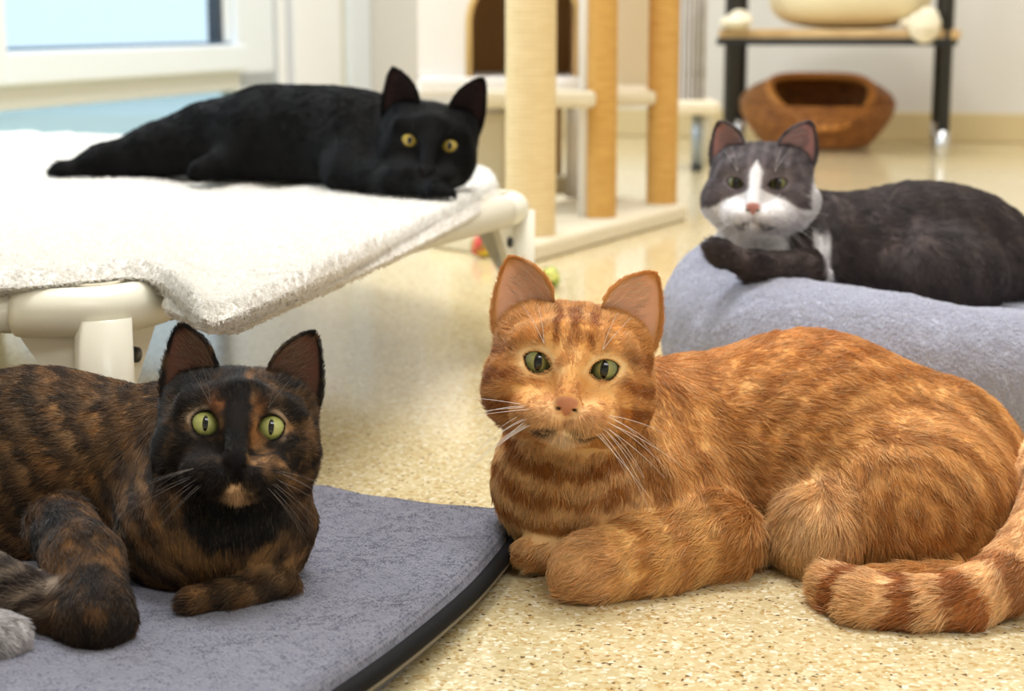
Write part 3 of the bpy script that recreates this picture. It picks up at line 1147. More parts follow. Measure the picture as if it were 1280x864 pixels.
        sp = stripes(Zq * 2 * np.pi / 0.0036, 0.5) * stripes(ax * 2 * np.pi / 0.0045, 0.8)
        h = mix(h, lin(175, 105, 55), 0.55 * sp * (Yq > 0.03) * (ax > 0.008) * (ax < 0.026) * (Zq < -0.024) * (Zq > -0.036))
        return mix(c, h, w)
    lo = np.minimum(P(560, 400, 1.15), P(600, 800, 0.95)); 
    lo = np.array([-0.03, 0.95, -0.006]); hi = np.array([0.42, 1.30, 0.215])
    return make_cat('ginger tabby cat lying on the speckled floor with ringed tail', pr, H, (lo, hi), col,
                    eye_mat('olive_eye', lin(168, 160, 92), lin(120, 124, 76), 0.24, 0.85), ground=0.001, nfur=360000, flen=0.0100, frad=0.00021,
                    nose=dict(rim=lin(60, 30, 18), col=lin(206, 138, 104)), inner=lin(240, 184, 148), innerhair=lin(252, 230, 204),
                    seed=3, tick=(0.15, 0.72, 0.10, 0.35 * lin(255, 225, 180)), clump=0.65, fur=lambda p, L: L * (1 + 0.7 * np.exp(-((p[:, 0] - 0.16) / 0.07) ** 2) * (p[:, 2] < 0.08)))


# ---- tortoiseshell on the grey mat
def tortie():
    g = 0.030
    H = Head(P(298, 534, 0.985), 0.895, roll=5.4, pitch=3, ears=dict(I=(0.0155, 0.034), O=(0.0490, 0.010), T=(0.0455, 0.0655), Tl=(0.0430, 0.0645)),
             eye=(0.0085, 0.0078, 0.32), cheek=0.97, lid=0.3)
    pr = []
    pr += [cap(S(298, 570, 1.03, 76), S(302, 652, 0.995, 96), 0.03)]
    pr += [cap(S(230, 590, 1.05, 85), S(225, 668, 0.99, 82), 0.02)]
    pr += chain([S(190, 600, 1.07, 122), S(50, 612, 1.1, 144), S(-110, 640, 1.1, 145)], 0.03)
    pr += chain([S(75, 660, 0.97, 45), S(105, 705, 0.93, 46), S(122, 775, 0.885, 50)], 0.012)
    pr += chain([S(118, 786, 0.885, 38), S(30, 745, .905, 33), S(-50, 700, .94, 33)], 0.006)
    pr += [cap(S(-60, 780, .87, 32), S(8, 800, .862, 33), 0.004)]
    pr += [cap(S(350, 730, .965, 26), S(290, 748, .940, 23), 0.008), cap(S(290, 748, .940, 23), S(240, 752, .93, 20), 0.006)]
    LP = [S(118, 786, 0.885, 38)[0], S(30, 745, .905, 33)[0], S(-50, 700, .94, 33)[0]]
    FP = [S(-60, 780, .87, 32)[0], S(8, 800, .862, 33)[0]]
    KP = [S(75, 660, 0.97, 45)[0], S(105, 705, 0.93, 46)[0], S(122, 775, 0.885, 50)[0]]
    blk, br, og, tan = lin(24, 19, 17), lin(108, 82, 56), lin(170, 126, 78), lin(206, 162, 104)

    def col(p, q, w):
        nz, n2, n3 = fbm(p * 38, 13), fbm(p * 120, 15), fbm(p * 22, 17)
        x, y, z = p.T
        c = mix(np.tile(br, (len(p), 1)), lin(140, 98, 56), np.clip(0.35 + 0.8 * n3, 0, 1))
        c = mix(c, lin(176, 118, 58), 0.35 * sst(0.1, 0.6, n2))
        s = stripes((x + 0.9 * z + 0.014 * nz) * 2 * np.pi / 0.021, 0.7)
        c = mix(c, blk, 0.80 * s * sst(-0.5, 0.4, nz + 0.35))
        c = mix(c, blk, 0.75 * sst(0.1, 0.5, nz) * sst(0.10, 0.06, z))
        # chest: black bib, orange band below it
        dx, dz = q[:, 0], q[:, 2]
        c = mix(c, og, 0.75 * sst(-0.4, 0.4, n2) * np.exp(-((dz + 0.083 - 0.25 * np.abs(dx - 0.01)) / 0.012) ** 2) * sst(0.06, 0.04, np.abs(dx - 0.005)) * sst(-0.5, 0.1, n2))
        c = mix(c, blk, sst(1.1, 0.9, np.sqrt((dx / 0.034) ** 2 + ((dz + 0.045) / 0.034) ** 2)))
        d, t = poly_param(p, KP)
        kk = sst(0.026, 0.018, d)
        c = mix(c, mix(np.tile(blk, (len(p), 1)), lin(122, 86, 50), 0.8 * sst(-0.05, 0.5, fbm(p * 75, 31))), kk)
        d, t = poly_param(p, LP)
        kk = sst(0.021, 0.016, d) * sst(0.012, 0.03, t)
        lc = mix(np.tile(lin(128, 112, 96), (len(p), 1)), lin(52, 40, 34), stripes((t * 0.6 + z + 0.006 * nz) * 2 * np.pi / 0.016, 0.6))
        c = mix(c, lc, kk)
        d, t = poly_param(p, FP)
        c = mix(c, mix(np.tile(lin(205, 200, 200), (len(p), 1)), lin(96, 84, 84), 0.8 * sst(0.1, 0.5, n2)), sst(0.019, 0.015, d))
        # ---- head
        X, Yq, Zq = q.T
        ax = np.abs(X)
        st = fbm(q * np.array([150, 60, 260]), 45)
        h = mix(np.tile(lin(30, 24, 21), (len(p), 1)), lin(116, 86, 56), 0.6 * sst(0.05, 0.5, fbm(q * 95, 41)))
        # orange patches on the right of the face
        pr_ = sst(0.005, 0.011, X + 0.004 * n2) * sst(-0.042, -0.028, Zq + 0.008 * n2) * sst(-0.25, 0.35, fbm(q * 90, 43) + 0.5 * st - 0.1 * sst(0.02, 0.045, X))
        h = mix(h, lin(150, 112, 74), 0.80 * pr_ * sst(0.012, 0.000, Zq - 0.25 * np.maximum(ax - 0.02, 0) + 0.006 * n2) * sst(-0.03, 0.0, Yq))
        h = mix(h, lin(130, 96, 60), 0.5 * sst(0.0, 0.5, st) * sst(-0.02, 0.01, X) * sst(0.008, 0.016, Zq))
        h = mix(h, lin(150, 98, 56), 0.55 * sst(-0.4, 0.4, st) * np.exp(-((X - 0.011) / 0.005) ** 2) * sst(0.022, 0.012, Zq) * sst(-0.02, -0.008, Zq))
        h = mix(h, lin(176, 116, 76), 0.6 * sst(-0.5, 0.3, st) * np.exp(-((X + 0.014) / 0.005) ** 2 - ((Zq - 0.013) / 0.006) ** 2))
        h = mix(h, lin(176, 124, 70), 0.8 * np.exp(-((X - 0.005) / 0.0022) ** 2 - ((Zq - 0.031) / 0.006) ** 2))
        h = mix(h, lin(150, 108, 66), 0.6 * sst(-0.5, 0.4, st) * np.exp(-((X - 0.016 - 0 * Zq) / 0.006) ** 2 - ((Zq - 0.033) / 0.003) ** 2))
        em = H.eyem(np.stack([ax, Yq, Zq], 1))
        h = mix(h, lin(196, 170, 144), 0.75 * np.exp(-((em - 1.5) / 0.22) ** 2) * (Yq > 0.005) * sst(0.016, 0.026, ax) * sst(-0.3, 0.3, n2 + 0.1) * sst(-0.012, 0.004, Zq + 0.2 * (ax - 0.0205)))
        # black blaze down the nose
        bz = sst(0.0095, 0.0060, np.abs(X + 0.001) + 0.002 * n2) * (Yq > 0)
        h = mix(h, lin(16, 13, 13), 0.95 * bz * sst(-0.045, -0.04, Zq) * (Zq < 0.028))
        h = mix(h, lin(20, 15, 14), 0.75 * sst(0.0, -0.006, X) * sst(-0.008, -0.016, Zq) * (Yq > 0.02))
        cz = np.exp(-((X - 0.003) / 0.008) ** 4 - ((Zq + 0.0415) / 0.0048) ** 4)
        h = mix(h, lin(214, 170, 122), 0.9 * cz * (Yq > 0.015))
        return mix(c, h, w)
    lo = np.array([-0.47, 0.83, g - 0.006]); hi = np.array([-0.085, 1.20, 0.20])
    return make_cat('tortoiseshell cat with yellow green eyes lying on the grey mat', pr, H, (lo, hi), col,
                    eye_mat('yellow_green_eye', lin(196, 196, 126), lin(160, 164, 92), 0.17, 0.75), ground=g, nfur=280000, flen=0.0085, frad=0.00018, clump=0.5, tick=(0.25, 0.5, 0.10, 0.10 * lin(225, 190, 150)),
                    nose=dict(rim=lin(14, 10, 9), col=lin(24, 20, 22)), inner=lin(96, 64, 52), innerhair=lin(150, 124, 106),
                    whisk=(lin(120, 110, 105), 0.00012, 20), seed=5, loc=(-0.25, 1.0, g))


# ---- black cat on the raised bed
def black():
    g = 0.183
    H = Head(P(537, 177, 1.775), 0.975, roll=8, pitch=-4, ears=dict(I=(0.0150, 0.036), O=(0.048, 0.008), T=(0.0470, 0.070), Tl=(0.0480, 0.068)),
             eye=(0.0084, 0.0066, 0.30), lid=0.35, cheek=0.92)
    pr = []
    pr += chain([S(508, 187, 1.83, 46), S(450, 182, 1.87, 54), S(390, 179, 1.9, 55), S(330, 178, 1.93, 55), S(258, 178, 1.96, 42)], 0.05)
    pr += [cap(S(460, 200, 1.84, 42), S(440, 214, 1.80, 30), 0.05)]
    pr += chain([S(435, 218, 1.79, 26), S(490, 232, 1.745, 18), S(545, 245, 1.71, 14), S(557, 248, 1.705, 13)], 0.012)
    pr += [ell(505, 222, 1.79, 40, 0.03, 26, 0.02, (0.3, 0, -1))]
    pr += chain([S(255, 180, 1.95, 42), S(195, 193, 1.95, 31), S(130, 205, 1.94, 18), S(85, 213, 1.93, 10)], 0.03)
    pr += [ell(78, 214, 1.925, 15, 0.012, 11, 0.01, (-1, 0, 0))]
    pr += [cap(S(290, 205, 1.89, 26), S(250, 213, 1.865, 14), 0.010)]

    def col(p, q, w):
        n = fbm(p * 60, 21)
        c = mix(np.tile(lin(7, 7, 8), (len(p), 1)), lin(15, 12, 12), 0.35 + 0.5 * n)
        return c
    lo = np.array([-0.53, 1.66, g - 0.006]); hi = np.array([-0.02, 2.05, 0.30])
    return make_cat('black cat stretched out on the raised bed with a hind leg behind', pr, H, (lo, hi), col,
                    eye_mat('gold_eye', lin(200, 176, 84), lin(168, 144, 62), 0.24, 0.6), ground=g, nfur=110000, flen=0.009, frad=0.00027,
                    nose=dict(rim=lin(8, 7, 7), col=lin(40, 38, 42)), inner=lin(44, 28, 28), innerhair=lin(48, 42, 42), furm=fur_mat('black_fur', 0.5, 0.12),
                    whisk=(lin(60, 58, 60), 0.00010, 16), seed=7, loc=(-0.2, 1.85, g), lift=0.22, hhead=0.0014)


# ---- grey and white cat in the round bed
def grey():
    H = Head(P(949, 229, 1.58), 0.905, roll=0, yaw=-6, ears=dict(I=(0.0160, 0.036), O=(0.0490, 0.012), T=(0.0480, 0.0600), Tl=(0.0440, 0.0600)),
             eye=(0.0090, 0.0054, 0.25), lid=0.5, cheek=1.08)
    pr = []
    pr += [cap(S(965, 255, 1.63, 44), S(942, 300, 1.60, 43), 0.03)]
    pr += [cap(S(1005, 285, 1.66, 48), S(985, 320, 1.61, 48), 0.02)]
    pr += chain([S(1070, 318, 1.68, 78), S(1150, 318, 1.69, 82), S(1205, 326, 1.70, 78), S(1290, 362, 1.70, 62)], 0.03)
    pr += [ell(1180, 345, 1.62, 80, 0.05, 60, 0.02, (0.4, 0, -0.6))]
    pr += chain([S(1010, 340, 1.53, 26), S(945, 334, 1.50, 18), S(905, 318, 1.49, 13), S(893, 310, 1.49, 12)], 0.010)
    AR = [S(1010, 340, 1.53, 26)[0], S(945, 334, 1.50, 18)[0], S(890, 308, 1.49, 13)[0]]
    wh, gr = lin(236, 232, 232), lin(78, 70, 70)

    def col(p, q, w):
        n = fbm(p * 50, 23)
        u = p[:, 0] / p[:, 1] * F_PX + 640
        c = mix(np.tile(gr, (len(p), 1)), lin(96, 80, 74), 0.35 + 0.5 * n)
        c = mix(c, lin(50, 46, 48), 0.4 * stripes((p[:, 0] + 0.4 * p[:, 2] + 0.01 * n) * 2 * np.pi / 0.03, 0.8))
        dx, dz = q[:, 0], q[:, 2]
        bib = sst(0.043, 0.037, np.abs(dx + 0.009)) * (q[:, 1] > -0.08)
        dp, _ = poly_param(p, AR)
        c = mix(c, wh, bib * (dz < 0) * (p[:, 0] < P(1000, 0, 1.6)[0]) * sst(0.016, 0.020, dp))
        # white sliver behind the elbow
        a = P(1030, 335, 1.6)
        c = mix(c, wh, sst(0.012, 0.008, np.abs(p[:, 0] - a[0] - 0.10 * (a[2] - p[:, 2]))) * sst(0.168, 0.150, p[:, 2]) * (p[:, 1] < 1.68) * (dz < -0.03))
        X, Yq, Zq = q.T
        ax = np.abs(X)
        h = mix(np.tile(lin(104, 94, 98), (len(p), 1)), lin(132, 120, 118), 0.4 + 0.6 * fbm(q * 100, 25))
        h = mix(h, lin(66, 60, 64), 0.6 * stripes(ax * 2 * np.pi / 0.011 + 1, 0.6) * (Zq > 0.014))
        # white: a blaze that widens below the eyes to the whole muzzle and jaw
        edge = 0.0055 + 0.030 * sst(-0.004, -0.022, Zq) + 0.03 * sst(-0.02, -0.032, Zq)
        edge = edge * sst(0.024, 0.010, Zq) 
        k = sst(edge + 0.002, edge - 0.002, ax + 0.0012 * n) * (Yq > -0.05) * (Zq < 0.022)
        k = np.maximum(k, sst(0.047, 0.051, X + 0.001 * n) * (Zq < 0.008))
        h = mix(h, wh, k)
        return mix(c, h, w)
    lo = np.array([0.14, 1.44, 0.09]); hi = np.array([0.59, 1.80, 0.235])
    hi[2] = 0.245
    return make_cat('grey and white cat curled in the round fleece bed', pr, H, (lo, hi), col,
                    eye_mat('dull_green_eye', lin(140, 138, 76), lin(96, 96, 58), 0.36, 0.9), ground=None, nfur=120000, flen=0.011, frad=0.00026,
                    nose=dict(rim=lin(42, 32, 32), col=lin(214, 150, 138)), inner=lin(190, 140, 136), innerhair=lin(200, 185, 182),
                    whisk=(lin(240, 238, 236), 0.00016, 18), seed=11, loc=(0.35, 1.62, 0.10), hhead=0.0014)



# ------------------------------------------------------------------ raised bed
cream = mat('cream_plastic_pipe', lin(236, 231, 212), 0.35, coat=0.1)
bolt_m = mat('black_bolt', lin(30, 30, 32), 0.35)
canvas = mat('cream_canvas', lin(228, 220, 200), 0.8, bump=(500, 0.3, 0.0006))


def bed():
    zr = 0.153
    A = np.array([(136 - 640) / F_PX * 1.20 / _c, 1.195])
    B = np.array([0.012, 1.90])
    C = np.array([-0.72, 2.38]); D = np.array([-0.78, 1.235])
    R = root('raised_pet_bed', (-0.35, 1.6, 0), 'raised pet bed of cream plastic pipe under the white blanket', 'pet bed')
    pts = [A, B, C, D]
    v3 = lambda p, z=zr: np.array([p[0], p[1], z])
    rr = 0.0148
    for i in range(4):
        a, b = pts[i], pts[(i + 1) % 4]
        d = unit(b - a)
        tube('rail', [v3(a + d * 0.03), v3(b - d * 0.03)], rr, cream, R, 24)
    cen = sum(pts) / 4
    for i in range(4):
        a = pts[i]
        d1 = unit(pts[(i + 1) % 4] - a); d0 = unit(pts[i - 1] - a)
        far = i in (1,)
        # moulded elbow: a swept bend joining both rails, and a socket for the leg
        L = 0.062
        ctrl = [v3(a + d0 * L), v3(a + d0 * L * 0.6), v3(a + (d0 + d1) * 0.010), v3(a + d1 * L * 0.6), v3(a + d1 * L)]
        J = tube('corner_joint', spline(ctrl, 18), 0.0172, cream, R, 28)
        tube('leg', [v3(a + (d0 + d1) * 0.006, 0.0), v3(a + (d0 + d1) * 0.006, zr - 0.004)], 0.0200, cream, R, 28)
        # gusset plates and a bolt on each side
        for kk, dd in enumerate((d0, d1)):
            p0 = a + (d0 + d1) * 0.006
            n2 = np.array([-dd[1], dd[0]]) * 0.004
            poly = [p0 + dd * 0.012, p0 + dd * 0.062]
            vv = []
            for s in (-1, 1):
                for q, z in ((poly[0], zr - 0.005), (poly[1], zr - 0.012), (poly[0], zr - 0.085)):
                    vv.append([q[0] + n2[0] * s, q[1] + n2[1] * s, z])
            mesh_obj('gusset', vv, [(0, 1, 2), (3, 5, 4), (0, 3, 4, 1), (1, 4, 5, 2), (2, 5, 3, 0)], cream, R, smooth=False)
            if (i, kk) in ((0, 0), (1, 1)): continue
            bp = p0 + dd * 0.030
            side = n2 / 0.004 * 0.007
            if (np.array([0, 0]) - bp) @ side < 0: side = -side
            v, f = tube_geo([[*(bp), zr - 0.035], [*(bp + side), zr - 0.035]], [0.0062, 0.0055], 18)
            mesh_obj('bolt', v, f, bolt_m, R)
    # sagging canvas stretched over the frame, wrapped round the long rail
    n = 24
    V = []
    for i in range(n + 1):
        for j in range(n + 1):
            s, t = i / n, j / n
            a = A * (1 - s) + B * s; b = D * (1 - s) + C * s
            p = a * (1 - t) + b * t
            c = min(s, 1 - s, t, 1 - t)
            p = p + (cen - p) * 0.03
            V.append([p[0], p[1], zr + 0.016 - 0.004 * (1 - math.exp(-c * 12))])
    F = [(i * (n + 1) + j, i * (n + 1) + j + 1, (i + 1) * (n + 1) + j + 1, (i + 1) * (n + 1) + j) for i in range(n) for j in range(n)]
    o = mesh_obj('canvas', V, F, canvas, R)
    sm = o.modifiers.new('s', 'SOLIDIFY'); sm.thickness = 0.002
    dl = unit(B - A)
    tube('canvas_sleeve', [v3(A + dl * 0.075), v3(B - dl * 0.06)], 0.0170, canvas, R, 24)
    return A, B, C, D


# a soft sheet ruled between two boundary curves, with rolled edges and pile
def ruled(near, far, ni, nj):
    near, far = spline(near, ni), spline(far, ni)
    t = np.linspace(0, 1, nj)[None, :, None]
    return near[:, None] * (1 - t) + far[:, None] * t


def slab(name, G, thick, m, parent=None, bump=0.0, colors=None, seed=0):
    """closed sheet: top = G, underside thick below, rounded at the rim"""
    ni, nj, _ = G.shape
    # distance from the rim in metres
    e = np.minimum.reduce([
        np.linalg.norm(G - G[:, :1], axis=2), np.linalg.norm(G - G[:, -1:], axis=2),
        np.linalg.norm(G - G[:1], axis=2), np.linalg.norm(G - G[-1:], axis=2)])
    r = thick / 2
    x = np.clip(e / r, 0, 1)
    prof = np.sqrt(1 - (1 - x) ** 2)
    top, bot = G.copy(), G.copy()
    top[..., 2] += -r + r * prof
    bot[..., 2] += -r - r * prof
    if bump:
        top[..., 2] += bump * fbm(G.reshape(-1, 3) * 28, seed).reshape(ni, nj) * np.clip(e / 0.02, 0, 1)
    V = np.vstack([top.reshape(-1, 3), bot.reshape(-1, 3)])
    I = np.arange(ni * nj).reshape(ni, nj)
    q = np.stack([I[:-1, :-1], I[1:, :-1], I[1:, 1:], I[:-1, 1:]], -1).reshape(-1, 4)
    a = V[q[0]]
    if np.cross(a[1] - a[0], a[2] - a[0])[2] < 0: q = q[:, ::-1]
    F = np.vstack([q, q[:, ::-1] + ni * nj])
    return V, F, q


def grid_normals(V, F):
    n = np.zeros_like(V)
    fn = np.cross(V[F[:, 1]] - V[F[:, 0]], V[F[:, 2]] - V[F[:, 0]])
    for k in range(4): np.add.at(n, F[:, k], fn)
    return unit(n)


def pile(name, V, F, n, L, rad, col1, col2, parent, m, seed=0, curl=1.2, flow=(0, -0.5, 0), lift=0.8, clump=1.2, cf=220, wfn=None, jitter=0.2, lj=0.35):
    rng = np.random.default_rng(seed)
    p, nn = sample_faces(V, F, n, rng, wfn)
    view = unit(CAM - p)
    k = (nn * view).sum(1) > -0.5
    p, nn = p[k], nn[k]
    fl = unit(np.stack([vnoise(p * 90, seed + 1), vnoise(p * 90, seed + 2), 0.3 * vnoise(p * 90, seed + 3)], 1) * curl + np.array(flow))
    pts = grow(p, nn, fl, L * (0.7 + 0.6 * rng.random(len(p))), rng, lift=lift, clump=clump, cf=cf, seed=seed, grav=0.0, seglift=1.2, jitter=jitter, lj=lj)
    c = mix(np.tile(col1, (len(p), 1)), col2, np.clip(0.5 + 0.3 * vnoise(p * 220, seed) + 0.3 * rng.standard_normal(len(p)), 0, 1))
    h = hair_obj(name, pts, rad * np.array([1, 1, 0.9, 0.5]), c, m, parent)
    h['kind'] = 'stuff'
    return h


PILE = fur_mat('fleece_pile', 0.8, 0.1, 0.3)


def blanket():
    z = 0.182
    def g(u, v, zz=z):
        p = Z(u, v, zz - 0.008); p[2] = zz
        return p
    near = [g(-160, 366), g(-60, 362), g(40, 356), g(110, 349), g(165, 345), g(205, 352), g(235, 375, 0.180), g(255, 396, 0.176), g(272, 400, 0.172),
            g(310, 385, 0.174), g(400, 345, 0.178), g(500, 298, 0.178), g(580, 257, 0.180), g(622, 232, 0.182)]
    far = [g(-160, 175), g(-120, 174), g(-60, 172), g(0, 171), g(60, 171), g(110, 173), g(160, 177), g(200, 180), g(260, 183),
           g(340, 187), g(420, 194), g(500, 202), g(570, 211), g(615, 220)]
    R = root('fleece_blanket', (-0.3, 1.6, z), 'white fleece blanket folded over the raised bed', 'blanket')
    white = mat('white_fleece', lin(232, 228, 221), 0.95, sheen=0.3, bump=(260, 0.6, 0.004))
    G = ruled(near, far, 150, 90)
    V, F, _ = slab('x', G, 0.018, white, bump=0.004, seed=4)
    o = mesh_obj('top_layer', V, F, white, R)
    pile('fleece_pile', V, F[:len(F)], 150000, 0.0050, 0.00030, lin(238, 235, 230), lin(232, 228, 220), R, PILE, seed=2, lift=1.5, clump=0.6, cf=170, jitter=1.4, curl=0.5,
         wfn=lambda p: 1.0 / np.maximum(p[:, 1] - 0.7, 0.3) ** 1.5)
    # lower fold
    near2 = [g(205, 388, 0.163), g(252, 410, 0.160), g(292, 416, 0.156), g(335, 397, 0.158), g(403, 367, 0.162), g(503, 319, 0.165), g(583, 277, 0.168), g(628, 250, 0.171)]
    far2 = [g(215, 330, 0.168), g(250, 320, 0.168), g(280, 310, 0.168), g(330, 300, 0.168), g(400, 280, 0.168), g(480, 262, 0.168), g(540, 245, 0.170), g(600, 228, 0.172)]
    G = ruled(near2, far2, 120, 20)
    V, F, _ = slab('x', G, 0.012, white, bump=0.002, seed=5)
    mesh_obj('under_layer', V, F, white, R)
    pile('fleece_pile', V, F, 45000, 0.0045, 0.00028, lin(238, 234, 226), lin(230, 224, 213), R, PILE, seed=6, lift=1.5, clump=0.6, cf=170, jitter=1.4, curl=0.5)


# ------------------------------------------------------------------ grey mat
def grey_mat():
    R = root('pet_mat', (-0.3, 0.95, 0), 'grey plush mat with black zipper edge under the tortoiseshell cat', 'mat')
    m = mat('grey_plush', lin(112, 112, 125), 0.9, sheen=0.25, bump=(500, 0.5, 0.002))
    top = lambda u, v, z=0.031: Z(u, v, z)
    # right edge from far corner toward the camera
    edge = [top(640, 650, 0.020), top(636, 660, 0.024), top(596, 706, 0.028), top(548, 748, 0.030), top(485, 796, 0.032), top(405, 850, 0.033), top(330, 900, 0.033), top(265, 945, 0.033)]
    left = [top(-360, 680, 0.030), top(-370, 700, 0.03), top(-380, 725, 0.030), top(-380, 760, 0.03), top(-390, 800, 0.03), top(-400, 850, 0.03), top(-410, 900, 0.03), top(-420, 960, 0.03)]
    e, l = spline(edge, 140), spline(left, 140)
    t = np.linspace(0, 1, 160) ** 1.0
    G = e[:, None] * (1 - t[None, :, None]) + l[:, None] * t[None, :, None]
    # the far edge bows: it rises towards the left behind the cat
    far = spline([top(640, 634, 0.020), top(600, 629, 0.026), top(540, 624, 0.028), top(470, 614, 0.030), top(405, 603, 0.031), top(310, 614, 0.031), top(200, 642, 0.031), top(80, 662, 0.031), top(-360, 680, 0.03)], 160)
    w = np.exp(-np.linspace(0, 1, 140) * 9)[:, None, None]
    G = G + (far[None] - G[:1]) * w
    V, F, q = slab('x', G, 0.022, m, bump=0.004, seed=9)
    mesh_obj('plush_top', V, F, m, R)
    pile('plush_pile', V, q, 300000, 0.0020, 0.00032, lin(116, 116, 129), lin(110, 110, 122), R, PILE, seed=12, lift=0.75, clump=0.35, curl=0.12, flow=(0.4, -0.4, 0), cf=240, jitter=0.3, lj=0.15,
         wfn=lambda p: 1.0 * (p[:, 0] > -0.42) * (p[:, 1] > 0.6))
    # piping, zipper tape and lower cover along the right edge
    dn = lambda c, du, dz: np.stack([c[:, 0] + du, c[:, 1] - du * 0.3, c[:, 2] + dz], 1)
    blkm = mat('black_zipper_tape', lin(18, 18, 20), 0.85, spec=0.2)
    tube('zipper_tape', np.vstack([dn(e, 0.001, -0.0135)]), 0.0052, blkm, R, 14)
    tube('zipper_seam', dn(e, 0.0035, -0.0185), 0.0014, mat('seam_thread', lin(126, 116, 98), 0.7), R, 10)
    ee = dn(e, -0.003, 0)
    low = []
    for p in ee:
        low.append(p)
    low = np.array(low)
    prof = [(0.0, -0.016), (0.004, -0.019), (0.0035, -0.024), (-0.002, -0.0295), (-0.012, -0.031), (-0.03, -0.031)]
    V = np.concatenate([np.stack([low[:, 0] + a, low[:, 1] - a * 0.3, np.maximum(low[:, 2] + b, 0.001)], 1) for a, b in prof])
    n = len(low)
    F = [(k * n + i, k * n + i + 1, (k + 1) * n + i + 1, (k + 1) * n + i) for k in range(len(prof) - 1) for i in range(n - 1)]
    mesh_obj('under_cover', V, F, mat('grey_under_cover', lin(96, 94, 92), 0.85, bump=(400, 0.4, 0.001)), R)
    # underside slab
    G2 = G[::4, ::4].copy()
    G2[..., 2] = 0.014
    V, F, q = slab('x', G2, 0.026, m)
    mesh_obj('cushion_core', V + np.array([-0.006, 0, 0]), F, m, R)


# ------------------------------------------------------------------ round fleece bed
def round_bed():
    c = np.array([0.415, 1.60])
    R = root('round_pet_bed', (*c, 0), 'pale grey round fleece bed holding the grey and white cat', 'pet bed')
    m = mat('pale_grey_fleece', lin(186, 188, 202), 0.95, sheen=0.3, bump=(300, 0.6, 0.004))

    def fn(p):
        q = p.copy(); q[..., 0] -= c[0]; q[..., 1] -= c[1]
        rho = np.hypot(q[..., 0], q[..., 1])
        a = np.arctan2(q[..., 1], q[..., 0])
        hh = 0.0685 + 0.0070 * np.sin(a) - 0.002 * np.cos(a) + 0.0015 * np.sin(5 * a)
        x = (rho - 0.207) / 0.068
        z = (q[..., 2] - hh) / (hh)
        d = ((np.abs(x) ** 2.4 + np.abs(z) ** 2.4 + 1e-12) ** (1 / 2.4) - 1) * 0.068
        base = np.maximum(rho - 0.2, np.abs(q[..., 2] - 0.045) - 0.042)
        d = smin(d, base, 0.03)
        return smax(d, 0.001 - q[..., 2], 0.004)
    V, F = surface_nets(fn, (c[0] - 0.285, c[1] - 0.285, -0.006), (c[0] + 0.285, c[1] + 0.285, 0.165), 0.005)
    V = V + 0.0025 * (fbm(V * 40, 3))[:, None] * grad(fn, V)
    N = grad(fn, V)
    q = F[::97]
    if ((np.cross(V[q[:, 1]] - V[q[:, 0]], V[q[:, 2]] - V[q[:, 0]]) * N[q[:, 0]]).sum(1) > 0).mean() < 0.5: F = F[:, ::-1]
    mesh_obj('bolster', V, F, m, R)
    pile('fleece_pile', V, F, 300000, 0.0042, 0.00026, lin(210, 210, 220), lin(198, 198, 210), R, PILE, seed=21, lift=1.5, clump=0.6, curl=0.3, cf=330, jitter=1.6,
         wfn=lambda p: ((p[:, 1] < 1.78) & (p[:, 2] > 0.008)) * 1.0 + 0.05)


